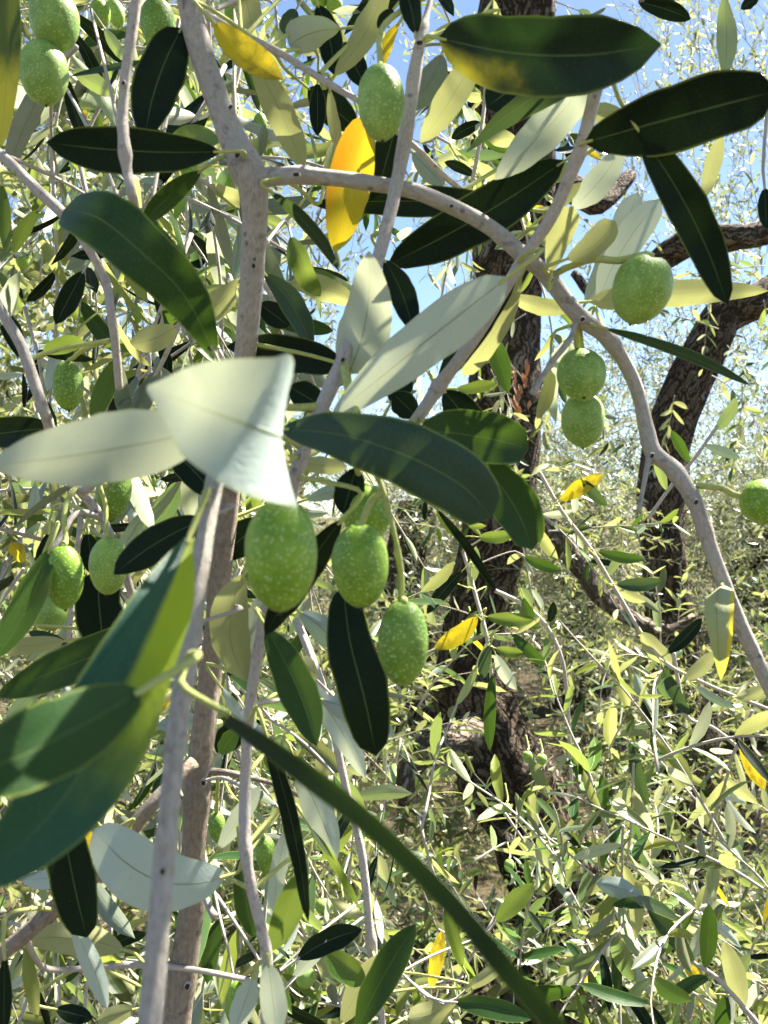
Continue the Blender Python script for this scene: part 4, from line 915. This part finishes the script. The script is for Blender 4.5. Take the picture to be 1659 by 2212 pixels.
# ---- foliage of the centre and right trees
p = fill(rng, 900, (.0, 2.4, 1.0), (1.1, 3.4, 2.1), lambda q: (px_of(q)[0] > 1130) & (px_of(q)[0] < 1500) & (px_of(q)[1] > 980) & (px_of(q)[1] < 1500) & ~((px_of(q)[0] > 1350) & (px_of(q)[1] < 1400)))
crown(rng, ct, p, rng.normal(0, .5, p.shape) + np.array([.1, 0, -.2]), (.15, .3), 9, (.3, 1.4), (.03, .048), 'c')
p = fill(rng, 420, (-.6, 2.9, 2.2), (.75, 3.6, 3.4), lambda q: (px_of(q)[0] < 1180) & clump(q, 2., .12, 3.))
crown(rng, ct, p, rng.normal(0, .5, p.shape) + np.array([0, 0, .2]), (.2, .4), 10, (.1, 1.0), (.03, .048), 'c')
p = fill(rng, 2200, (-.6, 2.4, 3.2), (3.0, 5.0, 4.6), lambda q: q[:, 2] > CAM.z + .62 * q[:, 1] + .3)  # unseen crown above the view, added to dapple the grove with shade
p = p[clump(p, 1.5, .08, 7.)]
crown(rng, ct, p, rng.normal(0, .6, p.shape), (.25, .5), 9, (.1, .8), (.04, .06), 'c')
for o in list(ct.children):
    if o.get('kind') == 'stuff': at_origin(o, ct)
p = fill(rng, 2600, (.9, 4.2, .2), (3.4, 6.0, 2.6), lambda q: (px_of(q)[0] > 1120) & (px_of(q)[1] > 690 + 80 * np.sin(q[:, 0] * 5)))
p = p[clump(p, 1.7, -.05, 2.0)]
crown(rng, rt, p, rng.normal(0, .45, p.shape) + np.array([0, 0, .25]), (.22, .5), 11, (.1, 1.2), (.032, .05), 'f', twig=.0014, twigmat='far_twig', ratio=.14, upmix=.3)
p = fill(rng, 900, (1.0, 4.2, 2.0), (3.6, 6.2, 5.0), lambda q: (px_of(q)[0] > 1330 + .25 * np.maximum(0, 300 - px_of(q)[1])) & (px_of(q)[0] < 1750) & (px_of(q)[1] > -60))
p = p[clump(p, 1.6, .02, 6.4)]
crown(rng, rt, p, rng.normal(0, .25, p.shape) + np.array([-.1, 0, .9]), (.3, .6), 12, (0, .5), (.045, .062), 'f', twig=.0018, twigmat='far_twig', ratio=.13, upmix=.3)
for o in list(rt.children):
    if o.get('kind') == 'stuff': at_origin(o, rt)

# ---- trees farther back in the grove
FAR = [(2.6, 8.2, 3.3, 1.5, 'round grey-green olive tree farther back behind the right-hand trunk'),
       (5.2, 10.0, 4.0, 1.9, 'olive tree farther back beyond the right edge trunk, tallest of the far ones'),
       (0.9, 9.6, 3.0, 1.5, 'pale olive tree farther back between the two trunks'),
       (-1.0, 8.6, 3.2, 1.5, 'olive tree farther back showing below the sky gap at the centre'),
       (-3.6, 8.0, 4.2, 1.9, 'olive tree farther back glimpsed through the foliage at the left'),
       (-6.5, 11.0, 4.6, 2.2, 'olive tree farther back at the far left, mostly covered'),
       (0.15, 6.2, 2.0, 1.0, 'low bushy olive tree farther back, showing left of the centre trunk'),
       (1.5, 6.8, 2.4, 1.1, 'low bushy olive tree farther back, just right of the centre trunk'),
       (2.5, 5.9, 1.75, .85, 'low rounded olive bush just behind the right-hand trunk'),
       (3.6, 7.0, 2.2, 1.1, 'low rounded olive bush farther back at the right edge'),
       (2.2, 14.0, 3.9, 2.2, 'most distant olive tree at the right, seen only as a pale haze of leaves')]
for k, (x, y, h, r, lab) in enumerate(FAR):
    t = tree_root(lab, Vector((x, y, 0)))
    link('trunk', tube('trunk', [(0, 0, -.1, .22), (.05, 0, .4, .16), (-.05, .05, .9, .14), (.1, 0, 1.5, .12), (.15, 0, h * .65, .05)], M['trunk'], sides=16, rough=.1, seed=k, ridges=4, ridge_amp=.12), t)
    n_ = 1900
    u = unit(rng.normal(0, 1, (n_, 3))) * (rng.uniform(.25, 1, (n_, 1)) ** .5)
    hh = (h - .15) * .5
    p = u * np.array([r, r, hh]) + np.array([0, 0, .15 + hh])
    p = p[clump(p, 1.5, -.12, k * 3.3)]
    crown(rng, t, p, u[:len(p)] * .5 + rng.normal(0, .4, p.shape) + np.array([0, 0, .2]), (.3, .6), 10, (0, 1.1), (.04, .062), 'f', small=True, twig=.0015, twigmat='far_twig', ratio=.14)

# ------------------------------------------------------------------ countable shoots in the middle distance
def unit_leaf(name, seed, mat):
    r_ = random.Random(seed); v, uv, f = [], [], []
    hw = r_.uniform(.105, .15); bend = r_.uniform(-.25, .12); fo = r_.uniform(.1, .35); sw = r_.uniform(-.08, .08)
    rows = (0, .12, .35, .6, .82, 1); cols = (-1, -.5, 0, .5, 1)
    for t in rows:
        p_ = max(.02, (t ** .65) * ((1 - t) ** .6) / .44)
        for u in cols:
            v.append((hw * p_ * u + sw * math.sin(t * 3.1), t, bend * t * t + fo * hw * p_ * abs(u))); uv.append((u * .5 + .5, t))
    for i in range(len(rows) - 1):
        for j in range(4): f.append((i * 5 + j, i * 5 + j + 1, (i + 1) * 5 + j + 1, (i + 1) * 5 + j))
    return mesh(name, v, f, M[mat], uv)
LV = {m: [unit_leaf('shoot_leaf', 10 * i + ord(m[0]), m) for i in range(4)] for m in ('g', 'm', 'h', 'k', 'c', 'f', 'y', 'b', 'p')}
def sprig(rng, p0, d0, length, K, droop, leaf, label, group, mix='gmhc', name='leafy_shoot', r=.0015, upmix=.5, yellow=0.008):
    pts, lv = shoots(rng, np.array([p0]), np.array([d0]), np.array([length]), K, np.array([droop]), np.array([leaf]), upmix)
    root = link(name, None, None, Vector(p0)); tag(root, label, 'shoot', group); root.empty_display_size = .02
    c = pts[0] - np.array(p0)
    link('stem', tube('stem', [(*q, r * (1 - .6 * i / K)) for i, q in enumerate(c)], M['twig'], n=K * 2, sides=6, rough=.08, seed=float(length)), root)
    for pos, ax, nz, ln, _ in zip(*lv):
        xx = np.cross(ax, nz)
        me = rng.choice(LV['y']) if rng.random() < yellow else LV[mix[int(rng.integers(len(mix)))]][int(rng.integers(4))]
        o = link('leaf', me, root)
        mt = Matrix(((xx[0], ax[0], nz[0], 0), (xx[1], ax[1], nz[1], 0), (xx[2], ax[2], nz[2], 0), (0, 0, 0, 1))) @ Matrix.Scale(float(ln), 4)
        mt.translation = Vector(pos - np.array(p0)); o.matrix_local = mt
    return root
rng = np.random.default_rng(21)
for k in range(90):       # hanging at the left
    px, py, d = rng.uniform(-60, 600), rng.uniform(-160, 2050), rng.uniform(.62, 1.25)
    if px > 520 and py < 700: px -= 300
    sprig(rng, P(px, py, d), rng.normal(0, .45, 3) + np.array([.1, 0, -.6]), rng.uniform(.14, .26), int(rng.integers(6, 10)), rng.uniform(.3, 1.2), rng.uniform(.04, .056),
          'slender leafy shoot hanging in the sunlit foliage of the left half', 'shoots hanging in the left half', 'gmhckpkg')
for k in range(100):       # lower right tangle
    px, py, d = rng.uniform(660, 1720), rng.uniform(1480, 2280), rng.uniform(.75, 1.6)
    if 930 < px < 1280 and py < 1960 and rng.random() < .85: px += 345
    if px > 1480 and py < 1860 and rng.random() < .75: px -= 420; py += 250
    up = rng.random() < .6
    sprig(rng, P(px, py, d), rng.normal(0, .45, 3) + np.array([0, 0, .8 if up else -.5]), rng.uniform(.14, .26), int(rng.integers(6, 10)), rng.uniform(.1, .8), rng.uniform(.04, .056),
          'slender leafy shoot in the bright tangle of the lower right', 'shoots in the lower right tangle', 'mhcphcgk')
for k in range(40):       # fuller leaves close behind the foreground, left and top
    px, py, d = rng.uniform(-40, 780), rng.uniform(-160, 900), rng.uniform(.46, .72)
    if 560 < px and py > 120: px -= 420
    if k > 31: px, py = rng.uniform(20, 560), rng.uniform(950, 2000)
    sprig(rng, P(px, py, d), rng.normal(0, .5, 3) + np.array([.1, 0, -.5]), rng.uniform(.09, .16), int(rng.integers(4, 7)), rng.uniform(.2, 1.), rng.uniform(.046, .06),
          'leafy shoot close behind the foreground leaves of the left half', 'shoots close behind the foreground leaves', 'kgkmhp')
for k in range(14):       # across the right-hand trunk
    sprig(rng, P(rng.uniform(1440, 1690), rng.uniform(520, 1000), rng.uniform(2.0, 3.2)), rng.normal(0, .45, 3) + np.array([0, 0, -.2]), rng.uniform(.2, .34), int(rng.integers(8, 12)), rng.uniform(.1, .8), rng.uniform(.045, .06),
          'leafy spray hanging across the right-hand trunk and its limb', 'sprays across the right-hand trunk', 'gmhcp', name='leafy_spray')
for k in range(11):       # long bare-ended twigs at the left
    px, py, d = rng.uniform(0, 560), rng.uniform(-200, 1500), rng.uniform(.6, 1.0)
    sprig(rng, P(px, py, d), rng.normal(0, .2, 3) + np.array([.05, 0, -1]), rng.uniform(.25, .42), 6, rng.uniform(.0, .5), rng.uniform(.04, .05),
          'long sunlit twig with few leaves hanging in the left half', 'long twigs hanging in the left half', 'gmhkp', r=.0019, name='hanging_twig')
for k in range(30):       # upper centre, in front of the trunk and the sky
    px, py, d = rng.uniform(590, 1260), rng.uniform(-160, 560), rng.uniform(.75, 1.9)
    if px < 760 and py > 150: px += 330
    sprig(rng, P(px, py, d), rng.normal(0, .45, 3) + np.array([0, 0, -.5]), rng.uniform(.14, .26), int(rng.integers(6, 10)), rng.uniform(.2, 1.), rng.uniform(.04, .055),
          'leafy shoot hanging between the thick branch and the centre trunk near the top', 'shoots hanging near the top centre', 'gmhckp')
for k in range(22):       # over the centre trunk
    px, py, d = rng.uniform(960, 1230), rng.uniform(500, 1150), rng.uniform(1.3, 2.3)
    sprig(rng, P(px, py, d), rng.normal(0, .45, 3) + np.array([0, 0, -.4]), rng.uniform(.16, .3), int(rng.integers(7, 11)), rng.uniform(.2, 1.), rng.uniform(.04, .055),
          'leafy shoot hanging across the middle of the centre trunk', 'shoots across the centre trunk', 'gmhckp')
for k in range(90):       # sprays against the sky
    px, d = rng.uniform(1290, 1720), rng.uniform(3.6, 5.2)
    py = rng.uniform(60, 720)
    if px < 1400 and py < 250: px += 150
    sprig(rng, P(px, py, d), rng.normal(0, .25, 3) + np.array([-.1, 0, .9]), rng.uniform(.3, .55), int(rng.integers(10, 15)), rng.uniform(-.1, .5), rng.uniform(.055, .075),
          'feathery grey-green spray against the blue sky at the upper right', 'sprays against the sky', 'ffhp', r=.0022, name='leafy_spray')
for k in range(14):       # sprays in the sky gap right of the thick branch
    px, py, d = rng.uniform(560, 800), rng.uniform(420, 800), rng.uniform(2.2, 3.6)
    sprig(rng, P(px, py, d), rng.normal(0, .3, 3) + np.array([0, 0, .8]), rng.uniform(.2, .4), int(rng.integers(8, 12)), rng.uniform(0, .6), rng.uniform(.036, .05),
          'feathery grey-green spray in the sky gap right of the thick branch', 'sprays in the central sky gap', 'fhc', r=.0018, name='leafy_spray')

# ------------------------------------------------------------------ middle-distance twigs that stand out one by one
J1 = Branch('olive_twig', 'long thin twig slanting down to the right across the dark trunk', [(1165, 1020, .95, 9), (1215, 1106, .94, 9), (1275, 1185, .93, 10), (1330, 1275, .92, 9), (1420, 1415, .90, 9), (1520, 1475, .89, 8), (1680, 1540, .88, 8)], 'twig', sides=8, seed=200, cat='twig')
for q in ((1290, 1190, 1392, 1208, 26, .9, 'U', 'g'), (1330, 1262, 1428, 1256, 32, .9, 'U', 'b'), (1325, 1260, 1395, 1300, 28, .95, 'L', 'h'), (1385, 1365, 1452, 1436, 42, .9, 'L', 'h'), (1440, 1412, 1516, 1335, 32, .9, 'U', 'k'), (1432, 1440, 1488, 1545, 30, .88, 'U', 'b'), (1480, 1468, 1545, 1408, 34, .88, 'L', 'h'), (1588, 1506, 1655, 1484, 28, .88, 'L', 'h'), (1240, 1110, 1236, 1060, 18, .9, 'L', 'p'), (1258, 1035, 1312, 1092, 26, .9, 'U', 'b'), (1310, 1245, 1345, 1180, 20, 1.0, 'L', 'm'), (1500, 1480, 1590, 1530, 20, .9, 'L', 'b')):
    J1.L(*q[:7], m=q[7], bow=4)
J1.L(1208, 1082, 1302, 1024, 36, .9, 'U', m='y', label='small orange-yellow leaf')
J2 = Branch('olive_twig', 'sunlit twig with an orange leaf in front of the centre trunk', [(1000, 1190, .95, 8), (1020, 1260, .94, 9), (1050, 1370, .92, 9), (1060, 1440, .92, 8), (1062, 1520, .92, 7)], 'twig', sides=8, seed=210, cat='twig')
for q in ((1000, 1232, 922, 1326, 32, .9, 'U', 'k'), (1012, 1270, 1028, 1180, 26, .95, 'L', 'm'), (1050, 1332, 1155, 1338, 32, .9, 'U', 'm'), (1105, 1368, 1182, 1436, 30, .92, 'U', 'g'), (1060, 1392, 1042, 1468, 28, .9, 'U', 'b'), (1070, 1412, 1116, 1490, 30, .9, 'L', 'p'), (1066, 1452, 1058, 1622, 28, .9, 'U', 'g'), (1032, 1160, 1112, 1152, 30, .9, 'U', 'm'), (1132, 1202, 1212, 1232, 26, .95, 'U', 'g'), (985, 1260, 925, 1250, 18, .9, 'L', 'p'), (1040, 1290, 1000, 1400, 22, .96, 'U', 'k'), (1070, 1400, 1130, 1410, 26, .9, 'U', 'm')):
    J2.L(*q[:7], m=q[7], bow=4)
J2.L(1032, 1332, 938, 1400, 42, .9, 'U', m='y', bow=-8, label='orange leaf with a ragged edge')
J2.L(1152, 1136, 1204, 1212, 28, .92, 'U', m='h', label='yellow-green leaf')
J3 = Branch('olive_twig', 'bleached wavy twig dropping through the lower right tangle', [(1070, 1276, 1.0, 9), (1120, 1300, 1.0, 9), (1170, 1340, 1.0, 10), (1205, 1400, 1.0, 10), (1222, 1470, 1.0, 9), (1230, 1600, 1.0, 9), (1235, 1700, 1.0, 7)], 'twig', sides=8, seed=220, cat='twig')
for q in ((1130, 1290, 1160, 1360, 26, .98, 'U', 'g'), (1150, 1310, 1120, 1270, 22, 1.0, 'L', 'm'), (1185, 1345, 1195, 1300, 20, 1.0, 'U', 'k'), (1200, 1360, 1180, 1400, 22, 1.0, 'L', 'm')):
    J3.L(*q[:7], m=q[7], bow=3)
J5 = Branch('olive_twig', 'bent wiry twig at the lower right above the curling limb', [(1455, 1410, .95, 8), (1465, 1470, .95, 9), (1485, 1548, .94, 9), (1540, 1572, .94, 8), (1600, 1620, .93, 8), (1680, 1700, .93, 8)], 'twig', sides=8, seed=230, cat='twig')
for q in ((1600, 1600, 1652, 1705, 34, .92, 'U', 'y'), (1470, 1665, 1528, 1698, 20, .95, 'U', 'h'), (1360, 1600, 1400, 1740, 30, .92, 'U', 'b')):
    J5.L(*q[:7], m=q[7], bow=3)
J6 = Branch('olive_twig', 'twig with narrow blue-green and pale leaves in the bottom right corner', [(1700, 2290, .72, 13), (1610, 2180, .72, 11), (1545, 2110, .72, 10), (1500, 2080, .72, 9), (1440, 2020, .74, 7)], 'twig', sides=8, seed=240, cat='twig')
for q in ((1500, 2082, 1398, 1962, 40, .72, 'U', 'b'), (1522, 2092, 1532, 1952, 40, .72, 'U', 'g'), (1606, 2186, 1564, 2034, 48, .72, 'L', 'h'), (1532, 2110, 1448, 2152, 30, .72, 'U', 'g'), (1480, 2080, 1512, 2108, 26, .74, 'U', 'y'), (1422, 1952, 1322, 1956, 26, .74, 'U', 'g'), (1388, 1938, 1288, 1908, 44, .76, 'L', 'b'), (1560, 2130, 1620, 2060, 30, .74, 'L', 'm'), (1570, 2150, 1560, 2240, 36, .72, 'U', 'g')):
    J6.L(*q[:7], m=q[7], bow=4)
J7 = Branch('olive_twig', 'pale new shoot with slim leaves beside the bend of the arching arm', [(1400, 1120, .8, 8), (1450, 1050, .8, 8), (1500, 990, .8, 8), (1550, 920, .8, 7)], 'twig', sides=8, seed=250, cat='twig')
J7.L(1545, 930, 1590, 858, 28, .8, 'L', m='m', bow=6); J7.L(1490, 1000, 1450, 930, 24, .8, 'U', m='g'); J7.L(1440, 1060, 1415, 985, 22, .8, 'L', m='m'); J7.L(1520, 960, 1600, 990, 22, .8, 'L', m='b')
J8 = Branch('olive_twig', 'thin twig with small leaves hanging in front of the trunk under the leaf with a painted sunlit half', [(1052, 150, .72, 9), (1046, 230, .72, 9), (1036, 310, .71, 9), (1018, 400, .71, 8)], 'twig', sides=8, seed=260, cat='twig')
for q in ((1046, 215, 1004, 212, 22, .72, 'L', 'h'), (1040, 265, 975, 300, 30, .72, 'U', 'k'), (1038, 300, 1000, 225, 26, .72, 'L', 'p'), (1040, 290, 1100, 330, 24, .72, 'U', 'g'), (1030, 350, 1085, 395, 28, .72, 'L', 'h'), (1025, 380, 960, 350, 24, .72, 'U', 'k'), (1018, 398, 1000, 470, 22, .72, 'L', 'm')):
    J8.L(*q[:7], m=q[7], bow=3)
for wn in WARN: print('leaf length', wn)
